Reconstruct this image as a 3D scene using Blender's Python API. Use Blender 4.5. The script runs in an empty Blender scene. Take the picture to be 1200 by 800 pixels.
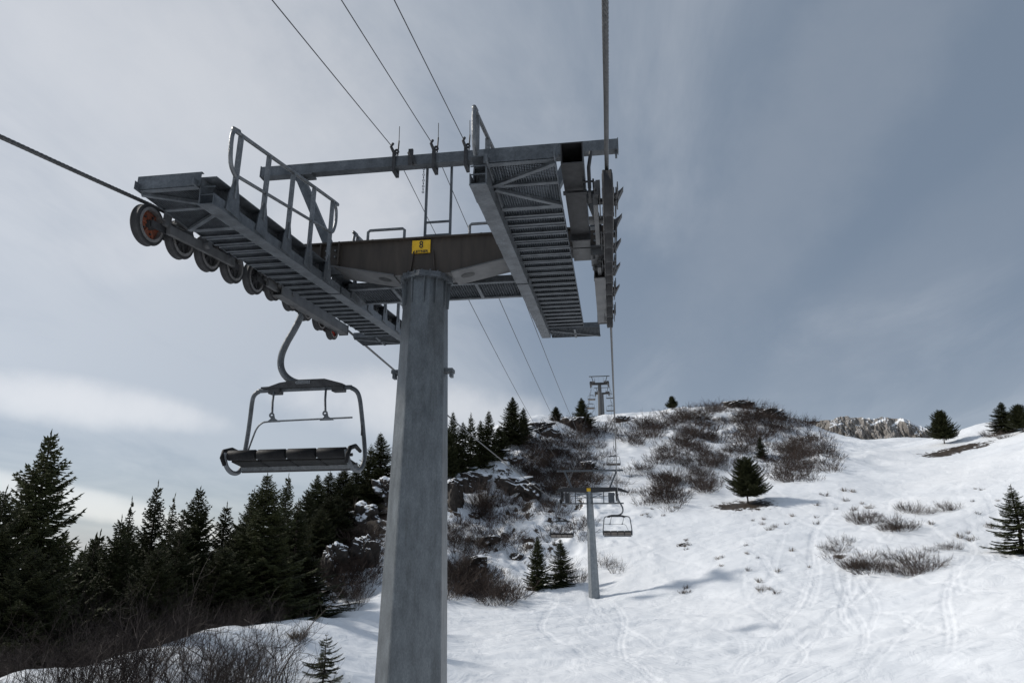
import bpy, bmesh, math, random
import numpy as np
from mathutils import Vector, Matrix
random.seed(7); RNG = np.random.default_rng(11)
sc = bpy.context.scene
COL = sc.collection
rad = math.radians
# ------------------------------------------------------------------ camera frame (camera stands at the origin, +Y is up the lift line)
FPX = 800.0; PITCH = rad(16.6); YAW = math.atan(120*math.cos(PITCH)/FPX)
CF = Vector((-math.sin(YAW)*math.cos(PITCH), math.cos(YAW)*math.cos(PITCH), math.sin(PITCH)))
CR = Vector((math.cos(YAW), math.sin(YAW), 0)); CU = CR.cross(CF)
def ray(px, py): return (CR*(px-600) - CU*(py-400) + CF*FPX).normalized()
def at_r(px, py, r):
    d = ray(px, py); k = r/math.hypot(d.x, d.y); return d*k
def at_y(px, py, Y):
    d = ray(px, py); return d*(Y/d.y)

# ------------------------------------------------------------------ tags
def tag(o, label=None, cat=None, group=None, kind=None):
    if label: o['label'] = label
    if cat: o['category'] = cat
    if group: o['group'] = group
    if kind: o['kind'] = kind
    return o
def empty(name, loc=(0, 0, 0), rz=0.0, parent=None):
    o = bpy.data.objects.new(name, None); COL.objects.link(o); o.location = loc; o.rotation_euler = (0, 0, rz)
    o.empty_display_size = .3
    if parent: o.parent = parent
    return o
def copy_tree(o, parent=None):
    c = o.copy(); COL.objects.link(c)
    if parent: c.parent = parent
    for ch in list(o.children): copy_tree(ch, c)
    return c

# ------------------------------------------------------------------ mesh builder
class MB:
    def __init__(s): s.v = []; s.f = []; s.m = []; s.s = []; s.mats = []
    def add(s, vs, fs, m=0, smooth=False):
        b = len(s.v); s.v += [tuple(v) for v in vs]
        for f in fs: s.f.append(tuple(i+b for i in f)); s.m.append(m); s.s.append(smooth)
    def box(s, c, d, R=None, m=0):
        hx, hy, hz = d[0]/2, d[1]/2, d[2]/2; c = Vector(c)
        vs = [Vector((x*hx, y*hy, z*hz)) for z in (-1, 1) for y in (-1, 1) for x in (-1, 1)]
        if R is not None: vs = [R @ v for v in vs]
        s.add([v+c for v in vs], [(0,2,3,1),(4,5,7,6),(0,1,5,4),(2,6,7,3),(0,4,6,2),(1,3,7,5)], m); return s
    def bar(s, a, b, w, h, up=(0, 0, 1), m=0):
        a = Vector(a); b = Vector(b); d = (b-a); L = d.length; d.normalize(); up = Vector(up)
        x = d.cross(up)
        if x.length < 1e-4: x = d.cross(Vector((1, 0, 0)))
        x.normalize(); z = x.cross(d)
        R = Matrix((x, d, z)).transposed()
        return s.box((a+b)/2, (w, L, h), R, m)
    def tube(s, pts, r, n=8, m=0, caps=True, smooth=True):
        pts = [Vector(p) for p in pts]; N = len(pts); rs = r if isinstance(r, (list, tuple)) else [r]*N
        t0 = (pts[1]-pts[0]).normalized(); u = t0.cross(Vector((0, 0, 1)))
        if u.length < 1e-3: u = t0.cross(Vector((1, 0, 0)))
        u.normalize(); vs = []
        for i, p in enumerate(pts):
            a = pts[max(i-1, 0)]; b = pts[min(i+1, N-1)]; t = (b-a).normalized()
            u = (u - t*u.dot(t)).normalized(); w = t.cross(u)
            for k in range(n):
                q = 2*math.pi*k/n; vs.append(p + (u*math.cos(q)+w*math.sin(q))*rs[i])
        fs = []
        for i in range(N-1):
            for k in range(n):
                k2 = (k+1) % n; fs.append((i*n+k, i*n+k2, (i+1)*n+k2, (i+1)*n+k))
        s.add(vs, fs, m, smooth)
        if caps:
            s.add(vs[:n], [tuple(range(n-1, -1, -1))], m); s.add(vs[-n:], [tuple(range(n))], m)
        return s
    def lathe(s, prof, c, axis='x', n=28, m=0, closed=True):
        # prof: (radius, along) ; revolve round axis through c
        c = Vector(c); vs = []; P = len(prof)
        for k in range(n):
            q = 2*math.pi*k/n; cs, sn = math.cos(q), math.sin(q)
            for (r, a) in prof:
                if axis == 'x': vs.append(c+Vector((a, r*cs, r*sn)))
                elif axis == 'z': vs.append(c+Vector((r*cs, r*sn, a)))
                else: vs.append(c+Vector((r*cs, a, r*sn)))
        fs = []
        rng = range(P) if closed else range(P-1)
        for k in range(n):
            k2 = (k+1) % n
            for j in rng:
                j2 = (j+1) % P; fs.append((k*P+j, k2*P+j, k2*P+j2, k*P+j2))
        s.add(vs, fs, m, False); return s
    def prism(s, poly, a, b, axis='y', m=0, mside=None):
        # poly of (u,w): axis y -> (x,z) ; axis x -> (y,z) ; axis z -> (x,y)
        def P(u, w, t): return {'y': (u, t, w), 'x': (t, u, w), 'z': (u, w, t)}[axis]
        n = len(poly); vs = [P(u, w, a) for u, w in poly]+[P(u, w, b) for u, w in poly]
        s.add(vs, [tuple(range(n)), tuple(range(2*n-1, n-1, -1))], m)
        s.add(vs, [(i, i+n, (i+1) % n+n, (i+1) % n) for i in range(n)], m if mside is None else mside); return s
    def build(s, name, mats, parent=None, recalc=True, bevel=0):
        me = bpy.data.meshes.new(name); me.from_pydata(s.v, [], s.f)
        if not isinstance(mats, (list, tuple)): mats = [mats]
        for mt in mats: me.materials.append(mt)
        me.polygons.foreach_set('material_index', s.m); me.polygons.foreach_set('use_smooth', s.s)
        if recalc:
            bm = bmesh.new(); bm.from_mesh(me); bmesh.ops.recalc_face_normals(bm, faces=bm.faces); bm.to_mesh(me); bm.free()
        me.update(); o = bpy.data.objects.new(name, me); COL.objects.link(o)
        if parent: o.parent = parent
        if bevel:
            bv = o.modifiers.new('bevel', 'BEVEL'); bv.width = bevel; bv.segments = 1; bv.limit_method = 'ANGLE'
        return o
def np_mesh(name, V, F, mat, smooth=False):
    me = bpy.data.meshes.new(name); V = np.asarray(V, np.float32); F = np.asarray(F, np.int32); k = F.shape[1]
    me.vertices.add(len(V)); me.vertices.foreach_set('co', V.ravel())
    me.loops.add(F.size); me.loops.foreach_set('vertex_index', F.ravel())
    me.polygons.add(len(F)); me.polygons.foreach_set('loop_start', np.arange(0, F.size, k, dtype=np.int32))
    me.polygons.foreach_set('loop_total', np.full(len(F), k, np.int32))
    me.polygons.foreach_set('use_smooth', np.full(len(F), smooth))
    me.update(calc_edges=True); me.validate(); me.materials.append(mat); return me

def smooth(pts, n=5):
    P = [Vector(p) for p in pts]; out = []
    for i in range(len(P)-1):
        a = P[max(i-1, 0)]; b = P[i]; c = P[i+1]; d = P[min(i+2, len(P)-1)]
        for k in range(n):
            t = k/n; out.append(.5*((2*b)+(c-a)*t+(2*a-5*b+4*c-d)*t*t+(3*b-a-3*c+d)*t**3))
    out.append(P[-1]); return out
# ------------------------------------------------------------------ materials
def newmat(name):
    m = bpy.data.materials.new(name); m.use_nodes = True; nt = m.node_tree; return m, nt, nt.nodes['Principled BSDF']
def N(nt, t, **kw):
    n = nt.nodes.new(t)
    for k, v in kw.items():
        if k in n.inputs: n.inputs[k].default_value = v
        else: setattr(n, k, v)
    return n
def ramp(nt, src, stops):
    r = nt.nodes.new('ShaderNodeValToRGB'); e = r.color_ramp.elements
    while len(e) < len(stops): e.new(.5)
    for i, (p, c) in enumerate(stops):
        e[i].position = p; e[i].color = (*c, 1) if len(c) == 3 else c
    nt.links.new(src, r.inputs[0]); return r
def coords(nt, kind='Object', scale=(1, 1, 1)):
    t = nt.nodes.new('ShaderNodeTexCoord'); mp = nt.nodes.new('ShaderNodeMapping'); mp.inputs['Scale'].default_value = scale
    nt.links.new(t.outputs[kind], mp.inputs['Vector']); return mp.outputs[0]
def metal(name, c0, c1, rough=.5, metallic=.35, scale=6, streak=(1, 1, 1), bump=.02, spangle=True):
    m, nt, b = newmat(name); co = coords(nt, 'Object', streak)
    n1 = N(nt, 'ShaderNodeTexNoise', Scale=scale, Detail=6.0, Roughness=.65); nt.links.new(co, n1.inputs['Vector'])
    r = ramp(nt, n1.outputs['Fac'], [(.3, c0), (.7, c1)]); out = r.outputs[0]
    gm = coords(nt, 'Object', (9, 9, .7)); g0 = N(nt, 'ShaderNodeTexNoise', Scale=1.3, Detail=5.0, Roughness=.7); nt.links.new(gm, g0.inputs['Vector'])
    gr = ramp(nt, g0.outputs['Fac'], [(.30, (.62, .60, .58)), (.48, (1, 1, 1))]); gx = N(nt, 'ShaderNodeMix', data_type='RGBA', blend_type='MULTIPLY'); gx.inputs[0].default_value = .5
    nt.links.new(out, gx.inputs[6]); nt.links.new(gr.outputs[0], gx.inputs[7]); out = gx.outputs[2]
    if spangle:
        v = N(nt, 'ShaderNodeTexVoronoi', Scale=55.0); nt.links.new(co, v.inputs['Vector'])
        hs = N(nt, 'ShaderNodeMix', data_type='RGBA', blend_type='MULTIPLY'); hs.inputs[0].default_value = .28
        bw = nt.nodes.new('ShaderNodeRGBToBW'); nt.links.new(v.outputs['Color'], bw.inputs[0])
        r2 = ramp(nt, bw.outputs[0], [(.2, (.45, .45, .47)), (.8, (1.3, 1.3, 1.3))])
        nt.links.new(out, hs.inputs[6]); nt.links.new(r2.outputs[0], hs.inputs[7]); out = hs.outputs[2]
    nt.links.new(out, b.inputs['Base Color']); b.inputs['Metallic'].default_value = metallic
    n2 = N(nt, 'ShaderNodeTexNoise', Scale=scale*4, Detail=3.0); nt.links.new(co, n2.inputs['Vector'])
    rr = N(nt, 'ShaderNodeMapRange'); rr.inputs['To Min'].default_value = rough-.12; rr.inputs['To Max'].default_value = rough+.15
    nt.links.new(n2.outputs['Fac'], rr.inputs['Value']); nt.links.new(rr.outputs[0], b.inputs['Roughness'])
    bp = N(nt, 'ShaderNodeBump', Strength=.3, Distance=bump); nt.links.new(n2.outputs['Fac'], bp.inputs['Height']); nt.links.new(bp.outputs[0], b.inputs['Normal'])
    return m
M = {}
M['galv'] = metal('galvanised_steel', (.048, .055, .062), (.135, .148, .162), .48, .3, 5)
M['galv_light'] = metal('galvanised_steel_pale', (.11, .118, .125), (.21, .22, .23), .42, .4, 7)
M['pylon'] = metal('galvanised_pylon_steel', (.092, .102, .110), (.165, .182, .194), .42, .55, 4.0, (2.0, 2.0, .8), .003)
M['brown'] = metal('weathered_brown_paint', (.030, .024, .019), (.058, .045, .035), .6, .1, 3, (3, 3, .6), .003, False)
M['dark'] = metal('dark_greased_steel', (.025, .025, .027), (.06, .06, .062), .55, .3, 9, (1, 1, 1), .003, False)
M['grey'] = metal('worn_grey_beam_paint', (.065, .066, .068), (.13, .13, .13), .5, .25, 5, (1, 1, 1), .004, False)
M['rubber'] = metal('black_rubber', (.012, .012, .013), (.028, .028, .03), .75, 0, 12, (1, 1, 1), .002, False)
M['orange'] = metal('worn_orange_paint', (.10, .034, .02), (.27, .075, .034), .6, 0, 9, (1, 1, 1), .002, False)
M['red'] = metal('red_paint', (.40, .03, .015), (.6, .06, .03), .5, 0, 9, (1, 1, 1), .002, False)
M['alu'] = metal('wheel_rim_metal', (.16, .155, .15), (.28, .27, .27), .45, .5, 9, (1, 1, 1), .002, False)
M['rope'] = metal('steel_wire_rope', (.05, .05, .052), (.13, .13, .13), .45, .6, 30, (1, 1, 1), .001, False)
M['cable'] = metal('black_cable_sheath', (.03, .03, .033), (.07, .07, .075), .5, .2, 20, (1, 1, 1), .001, False)
M['pad'] = metal('dark_seat_padding', (.008, .008, .009), (.018, .018, .019), .6, 0, 8, (1, 1, 1), .002, False)
M['panel'] = metal('grey_brown_seat_panel', (.17, .15, .135), (.25, .225, .2), .6, 0, 5, (1, 1, 1), .002, False)
M['yellow'] = metal('yellow_sign_enamel', (.62, .36, .008), (.75, .46, .012), .45, 0, 6, (1, 1, 1), .001, False)
M['panel_dark'] = metal('dark_seat_shell', (.010, .010, .010), (.022, .022, .021), .55, 0, 5, (1, 1, 1), .002, False)
M['pale_steel'] = metal('pale_galvanised_steel', (.20, .22, .235), (.30, .32, .335), .5, .2, 4)
for _n in ('pad', 'panel_dark'): M[_n].node_tree.nodes['Principled BSDF'].inputs['Specular IOR Level'].default_value = .15
M['black'] = metal('black_lettering_and_hole_shade', (.01, .01, .01), (.015, .015, .015), .5, 0, 6, (1, 1, 1), .001, False)  # sign lettering, also the painted dark of the crossarm hand holes

def foliage_mat(name, c0, c1):
    m, nt, b = newmat(name); co = coords(nt, 'Object')
    n1 = N(nt, 'ShaderNodeTexNoise', Scale=1.6, Detail=4.0); nt.links.new(co, n1.inputs['Vector'])
    n2 = N(nt, 'ShaderNodeTexNoise', Scale=14.0, Detail=2.0); nt.links.new(co, n2.inputs['Vector'])
    ad = N(nt, 'ShaderNodeMath', operation='ADD'); nt.links.new(n1.outputs['Fac'], ad.inputs[0]); nt.links.new(n2.outputs['Fac'], ad.inputs[1])
    hf = N(nt, 'ShaderNodeMath', operation='MULTIPLY'); hf.inputs[1].default_value = .5; nt.links.new(ad.outputs[0], hf.inputs[0])
    r = ramp(nt, hf.outputs[0], [(.35, c0), (.65, c1)])
    oi = nt.nodes.new('ShaderNodeObjectInfo'); hs = nt.nodes.new('ShaderNodeHueSaturation')
    mr = N(nt, 'ShaderNodeMapRange'); mr.inputs['To Min'].default_value = .75; mr.inputs['To Max'].default_value = 1.3
    nt.links.new(oi.outputs['Random'], mr.inputs['Value']); nt.links.new(mr.outputs[0], hs.inputs['Value']); nt.links.new(r.outputs[0], hs.inputs['Color'])
    nt.links.new(hs.outputs[0], b.inputs['Base Color']); b.inputs['Roughness'].default_value = .7; b.inputs['Specular IOR Level'].default_value = .2
    return m
M['spruce'] = foliage_mat('spruce_needles', (.020, .026, .011), (.066, .070, .028))
M['bark'] = foliage_mat('spruce_bark', (.05, .04, .032), (.10, .08, .065))
M['twig'] = foliage_mat('bare_shrub_twigs', (.045, .034, .029), (.115, .088, .073))
M['twig_dark'] = foliage_mat('dark_bare_shrub_twigs', (.028, .020, .017), (.072, .052, .043))
M['twig_black'] = foliage_mat('thicket_twigs', (.018, .014, .013), (.050, .037, .032))
M['grass'] = foliage_mat('dry_grass', (.07, .05, .032), (.17, .125, .08))

def snow_nodes(nt, co):
    "returns snow colour output, height output"
    n1 = N(nt, 'ShaderNodeTexNoise', Scale=.05, Detail=5.0); nt.links.new(co, n1.inputs['Vector'])
    col = ramp(nt, n1.outputs['Fac'], [(.3, (.76, .79, .83)), (.7, (.85, .865, .885))])
    return col.outputs[0]
def terrain_material():
    m, nt, b = newmat('snow_and_ground'); L = nt.links.new
    geo = nt.nodes.new('ShaderNodeNewGeometry'); co = geo.outputs['Position']
    snow = snow_nodes(nt, co)
    # bare ground
    g1 = N(nt, 'ShaderNodeTexNoise', Scale=1.3, Detail=9.0, Roughness=.7); L(co, g1.inputs['Vector'])
    ground = ramp(nt, g1.outputs['Fac'], [(.3, (.018, .014, .011)), (.52, (.05, .037, .027)), (.75, (.12, .095, .072))])
    at = nt.nodes.new('ShaderNodeAttribute'); at.attribute_name = 'bare'
    g2 = N(nt, 'ShaderNodeTexNoise', Scale=1.1, Detail=10.0, Roughness=.74); L(co, g2.inputs['Vector'])
    sub = N(nt, 'ShaderNodeMath', operation='SUBTRACT'); L(g2.outputs['Fac'], sub.inputs[0]); sub.inputs[1].default_value = .5
    mul = N(nt, 'ShaderNodeMath', operation='MULTIPLY'); L(sub.outputs[0], mul.inputs[0]); mul.inputs[1].default_value = 2.2
    ad = N(nt, 'ShaderNodeMath', operation='ADD'); L(mul.outputs[0], ad.inputs[0]); L(at.outputs['Fac'], ad.inputs[1])
    # only steep faces carry extra bare rock
    sx = nt.nodes.new('ShaderNodeSeparateXYZ'); L(geo.outputs['True Normal'], sx.inputs[0])
    st = N(nt, 'ShaderNodeMapRange'); st.inputs['From Min'].default_value = .72; st.inputs['From Max'].default_value = .50
    st.inputs['To Min'].default_value = 0; st.inputs['To Max'].default_value = .55; L(sx.outputs['Z'], st.inputs['Value'])
    ad2 = N(nt, 'ShaderNodeMath', operation='ADD'); L(ad.outputs[0], ad2.inputs[0]); L(st.outputs[0], ad2.inputs[1])
    mask = ramp(nt, ad2.outputs[0], [(.50, (0, 0, 0)), (.62, (1, 1, 1))])
    mx = N(nt, 'ShaderNodeMix', data_type='RGBA'); L(mask.outputs[0], mx.inputs[0]); L(snow, mx.inputs[6]); L(ground.outputs[0], mx.inputs[7])
    L(mx.outputs[2], b.inputs['Base Color']); b.inputs['Roughness'].default_value = .62; b.inputs['Specular IOR Level'].default_value = .25
    # relief: ski scratches (two families), wind crust, grain
    def wave(scale, rot, dist, dsc, thr0, thr1, msc, mlo, mhi):
        mp = nt.nodes.new('ShaderNodeMapping'); mp.inputs['Rotation'].default_value = (0, 0, rad(rot)); L(co, mp.inputs['Vector'])
        w = N(nt, 'ShaderNodeTexWave', Scale=scale, Distortion=dist, Detail=1.5); w.inputs['Detail Scale'].default_value = dsc
        w.wave_type = 'BANDS'; w.wave_profile = 'SIN'; L(mp.outputs[0], w.inputs['Vector'])
        r = N(nt, 'ShaderNodeMapRange'); r.inputs['From Min'].default_value = thr0; r.inputs['From Max'].default_value = thr1; L(w.outputs['Fac'], r.inputs['Value'])
        n = N(nt, 'ShaderNodeTexNoise', Scale=msc, Detail=3.0); L(mp.outputs[0], n.inputs['Vector'])
        r2 = N(nt, 'ShaderNodeMapRange'); r2.inputs['From Min'].default_value = mlo; r2.inputs['From Max'].default_value = mhi; L(n.outputs['Fac'], r2.inputs['Value'])
        q = N(nt, 'ShaderNodeMath', operation='MULTIPLY'); L(r.outputs[0], q.inputs[0]); L(r2.outputs[0], q.inputs[1]); return q.outputs[0]
    ws = [wave(.55, 62, 7, .22, .80, 1, .10, .50, .64), wave(.65, -58, 8, .20, .82, 1, .09, .52, .66), wave(.35, 85, 9, .3, .8, 1, .08, .52, .66)]
    n3 = N(nt, 'ShaderNodeTexNoise', Scale=.55, Detail=10.0, Roughness=.62, Distortion=.8); L(co, n3.inputs['Vector'])
    acc = ws[0]
    for w in ws[1:]:
        a = N(nt, 'ShaderNodeMath', operation='ADD'); L(acc, a.inputs[0]); L(w, a.inputs[1]); acc = a.outputs[0]
    sc1 = N(nt, 'ShaderNodeMath', operation='MULTIPLY'); L(acc, sc1.inputs[0]); sc1.inputs[1].default_value = -.13
    a = N(nt, 'ShaderNodeMath', operation='ADD'); L(sc1.outputs[0], a.inputs[0]); L(n3.outputs['Fac'], a.inputs[1])
    bp = N(nt, 'ShaderNodeBump', Strength=.5, Distance=.36); L(a.outputs[0], bp.inputs['Height']); L(bp.outputs[0], b.inputs['Normal'])
    return m
def rock_material(name, c0, c1, c2, snow_lo=.62, snow_hi=.78, scale=.9, streak=(1, 1, 1)):
    m, nt, b = newmat(name); L = nt.links.new
    geo = nt.nodes.new('ShaderNodeNewGeometry'); co = geo.outputs['Position']
    mp = nt.nodes.new('ShaderNodeMapping'); mp.inputs['Scale'].default_value = streak; L(co, mp.inputs[0])
    g1 = N(nt, 'ShaderNodeTexNoise', Scale=scale, Detail=10.0, Roughness=.7); L(mp.outputs[0], g1.inputs['Vector'])
    r = ramp(nt, g1.outputs['Fac'], [(.3, c0), (.5, c1), (.72, c2)])
    sx = nt.nodes.new('ShaderNodeSeparateXYZ'); L(geo.outputs['Normal'], sx.inputs[0])
    av = nt.nodes.new('ShaderNodeAttribute'); av.attribute_name = 'snow'
    g2 = N(nt, 'ShaderNodeTexNoise', Scale=scale*1.2, Detail=6.0); L(co, g2.inputs['Vector'])
    q = N(nt, 'ShaderNodeMath', operation='MULTIPLY_ADD'); L(g2.outputs['Fac'], q.inputs[0]); q.inputs[1].default_value = .5; L(sx.outputs['Z'], q.inputs[2])
    mr = N(nt, 'ShaderNodeMapRange'); mr.inputs['From Min'].default_value = snow_lo+.25; mr.inputs['From Max'].default_value = snow_hi+.25; L(q.outputs[0], mr.inputs['Value'])
    mm = N(nt, 'ShaderNodeMath', operation='MAXIMUM'); L(mr.outputs[0], mm.inputs[0]); L(av.outputs['Fac'], mm.inputs[1])
    mx = N(nt, 'ShaderNodeMix', data_type='RGBA'); L(mm.outputs[0], mx.inputs[0]); L(r.outputs[0], mx.inputs[6]); mx.inputs[7].default_value = (.82, .84, .87, 1)
    L(mx.outputs[2], b.inputs['Base Color']); b.inputs['Roughness'].default_value = .8
    bp = N(nt, 'ShaderNodeBump', Strength=.8 if scale > .1 else .35, Distance=.4/scale*.3); L(g1.outputs['Fac'], bp.inputs['Height']); L(bp.outputs[0], b.inputs['Normal'])
    return m
M['terrain'] = terrain_material()
M['rock'] = rock_material('dark_rock_with_snow', (.012, .010, .009), (.032, .025, .020), (.075, .060, .048), .58, .70)
M['cliff'] = rock_material('limestone_cliff', (.12, .11, .10), (.20, .185, .17), (.32, .295, .27), .80, .86, .05, (1, 1, .45))
# ------------------------------------------------------------------ terrain
def hashf(ix, iy, s):
    h = (ix*374761393 + iy*668265263 + s*1442695041) & 0xffffffff
    h = ((h ^ (h >> 13))*1274126177) & 0xffffffff
    return ((h ^ (h >> 16)) & 0xffffff)/float(0xffffff)
def vnoise(x, y, s=0):
    ix = np.floor(x).astype(np.int64); iy = np.floor(y).astype(np.int64); fx = x-ix; fy = y-iy
    u = fx*fx*fx*(fx*(fx*6-15)+10); v = fy*fy*fy*(fy*(fy*6-15)+10)
    a = hashf(ix, iy, s); b = hashf(ix+1, iy, s); c = hashf(ix, iy+1, s); d = hashf(ix+1, iy+1, s)
    return (a*(1-u)+b*u)*(1-v)+(c*(1-u)+d*u)*v - .5
def fbm(x, y, o=4, s=0, g=.5):
    r = 0; a = 1.
    for k in range(o): r = r + a*vnoise(x*2**k+k*17.3, y*2**k-k*9.1, s+k); a *= g
    return r
PIX = [(0,788,30),(110,780,32),(150,760,34),(210,754,36),(260,735,38),(300,733,40),(350,727,48),(420,712,56),
 (0,815,26),(200,815,28),(380,815,32),(300,775,36),(430,760,42),(350,760,38),
 (560,800,40),(700,800,40),(850,800,40),(1000,800,38),(1200,800,35),(1100,800,37),
 (540,760,48),(640,750,50),(800,750,50),(950,750,47),(1100,750,43),(1200,750,41),
 (540,718,58),(600,707,62),(694,697,65),(800,703,60),(900,700,58),(1000,700,56),(1100,700,52),(1200,700,48),
 (390,694,66),(400,655,73),(420,610,83),(445,575,92),(350,690,68),(370,655,78),
 (560,690,70),(560,640,80),(560,600,88),(560,562,98),(610,690,68),(620,640,80),(620,600,90),(620,560,102),(620,525,114),
 (545,548,102),(595,520,114),(622,500,124),(650,492,132),(680,494,140),
 (650,530,115),(650,570,100),(650,610,88),(650,650,79),
 (694,675,71),(694,640,80),(694,600,91),(694,560,106),(694,520,130),(697,500,165),
 (740,660,72),(740,620,84),(740,590,94),(740,550,110),(740,515,132),(740,492,175),(703,488,200),(760,482,205),(790,480,205),
 (800,660,70),(800,610,86),(800,570,102),(800,530,122),(800,500,155),
 (875,650,68),(877,592,92),(880,560,112),(880,520,142),(860,474,200),(830,475,202),(900,480,198),(925,488,195),(945,497,195),(860,495,170),(920,510,165),
 (960,660,66),(960,600,86),(970,560,106),(970,530,135),(1000,530,150),(1000,516,195),(1045,524,200),(1040,560,108),(1050,600,84),(1050,650,66),
 (1060,511,340),(1020,519,340),(1095,515,330),(1060,520,300),(1120,516,250),(1165,506,240),(1200,508,240),(1200,501,178),(1180,498,174),(1060,536,240),(1000,537,260),(945,517,250),(860,494,250),(790,502,260),(740,505,260),(700,503,240),(620,520,200),(1060,524,470),(1120,540,470),(1200,545,470),(940,540,470),(800,545,470),(1140,520,330),
 
 (1120,507,165),(1140,500,162),(1165,495,158),(1200,496,150),(1100,540,122),(1130,520,142),(1160,530,122),(1200,507,136),(1200,560,96),(1200,610,78),(1190,645,70),(1130,660,63),(1130,600,80)]
AZR = [(-120,15,-9.8),(-60,15,-9.8),(0,10,-9.6),(60,15,-9.4),(120,15,-9.8),(180,15,-10),(-180,15,-10),(0,5,-10),(0,20,-8.8),(-40,20,-9.3),(30,20,-8.6),
 (-180,60,-14),(180,60,-14),(-120,60,-16),(120,60,-8),(-70,50,-13),(-50,50,-12.5),(60,60,0),(90,60,-3),(50,120,24),(45,90,13),
 (-48,42,-10.8),(-44,45,-11.5),(-38,48,-11),(-34,54,-10),(-30,60,-8.5),(-45,60,-13),(-38,65,-12),(-45,90,-16),(-36,90,-13),(-28,90,-5),(-60,90,-20),
 (-24,110,2),(-20,125,9),(-16,140,15),(-12,160,20),(-45,130,-24),(-30,140,-12),(-20,170,0),(-45,200,-35),(-25,220,-12),(-10,200,22),
 (60,200,40),
 (-180,800,-60),(-120,800,-60),(-60,800,-60),(-30,800,-60),(0,800,-30),(20,800,-10),(60,800,-20),(120,800,-60),(180,800,-60),
 (-180,3000,-170),(-90,3000,-170),(0,3000,-170),(90,3000,-170),(180,3000,-170)]
_cp = []
for px, py, r in PIX:
    p = at_r(px, py, r); _cp.append((math.atan2(p.x, p.y), math.log(r), (p.z+10)/r))
for az, r, z in AZR: _cp.append((rad(az), math.log(r), (z+10)/r))
CP = np.array(_cp); KA = 1.6
def _phi(d2): return np.where(d2 > 1e-12, .5*d2*np.log(np.maximum(d2, 1e-12)), 0.)
def _fit():
    A = CP[:, 0]*KA; B = CP[:, 1]; n = len(A)
    K = _phi((A[:, None]-A)**2+(B[:, None]-B)**2) + np.eye(n)*.004
    P = np.stack([np.ones(n), A, B], 1); Z = np.zeros((3, 3))
    return np.linalg.solve(np.block([[K, P], [P.T, Z]]), np.concatenate([CP[:, 2], np.zeros(3)]))
WT = _fit()
def base_h(x, y):
    x = np.atleast_1d(np.asarray(x, float)); y = np.atleast_1d(np.asarray(y, float))
    r = np.maximum(np.hypot(x, y), 4.); A = np.arctan2(x, y)*KA; B = np.log(r); n = len(CP)
    out = np.full(A.shape, WT[n])+WT[n+1]*A+WT[n+2]*B
    for i in range(n): out = out + WT[i]*_phi((A-CP[i, 0]*KA)**2+(B-CP[i, 1])**2)
    return out*r-10
# ragged bare rocky places (pixel centre, half sizes in pixels, distance, amount) -> gaussians in (azimuth, ln r)
def G(px, py, r, wx, wy, a):
    p = at_r(px, py, r); return (math.atan2(p.x, p.y), math.log(r), wx/800., wy, a)
BARE = [G(636,503,124,22,.02,.50),G(596,560,96,24,.014,.42),G(552,572,95,14,.014,.38),G(624,580,93,12,.014,.35),G(528,590,90,10,.06,.5),G(575,632,80,12,.03,.35),G(565,660,74,12,.03,.35),G(662,540,112,30,.14,.22),G(556,655,74,30,.06,.22),G(640,620,82,26,.08,.15),
 G(425,610,83,30,.10,.42),G(400,655,73,30,.07,.22),G(380,685,68,20,.04,.25),G(450,575,92,26,.08,.5),G(385,640,84,40,.12,.40),
 G(866,478,194,26,.02,.5),G(905,490,188,18,.04,.36),G(785,505,160,46,.10,.24),G(850,500,170,50,.06,.24),G(935,535,125,30,.09,.26),G(950,497,190,40,.03,.30),G(795,550,112,40,.08,.22),G(757,575,102,18,.05,.2),
 G(872,594,91,24,.030,1.1),G(1122,522,138,26,.012,.85),G(1100,531,135,12,.012,.8),G(1132,516,141,16,.008,.7),G(984,648,67,7,.01,.8),G(800,636,76,7,.012,.7),G(806,630,78,5,.008,.6),G(1050,660,64,30,.02,.14),G(1060,519,330,30,.03,.3),
 G(-40,770,46,170,.30,.5),G(180,740,60,120,.25,.5),G(672,500,130,10,.015,.4),G(728,487,170,14,.02,.4)]
ROUGH = [G(600,560,100,70,.22,1.),G(410,630,80,50,.25,1.),G(840,500,170,90,.15,.8),G(640,610,88,60,.16,.6),G(940,530,130,40,.12,.5)]
def gsum(L, x, y):
    A = np.arctan2(x, y); B = np.log(np.maximum(np.hypot(x, y), 4)); o = np.zeros_like(A)
    for a, b, wa, wb, k in L: o += k*np.exp(-.5*(((A-a)/wa)**2+((B-b)/wb)**2))
    return o
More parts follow.
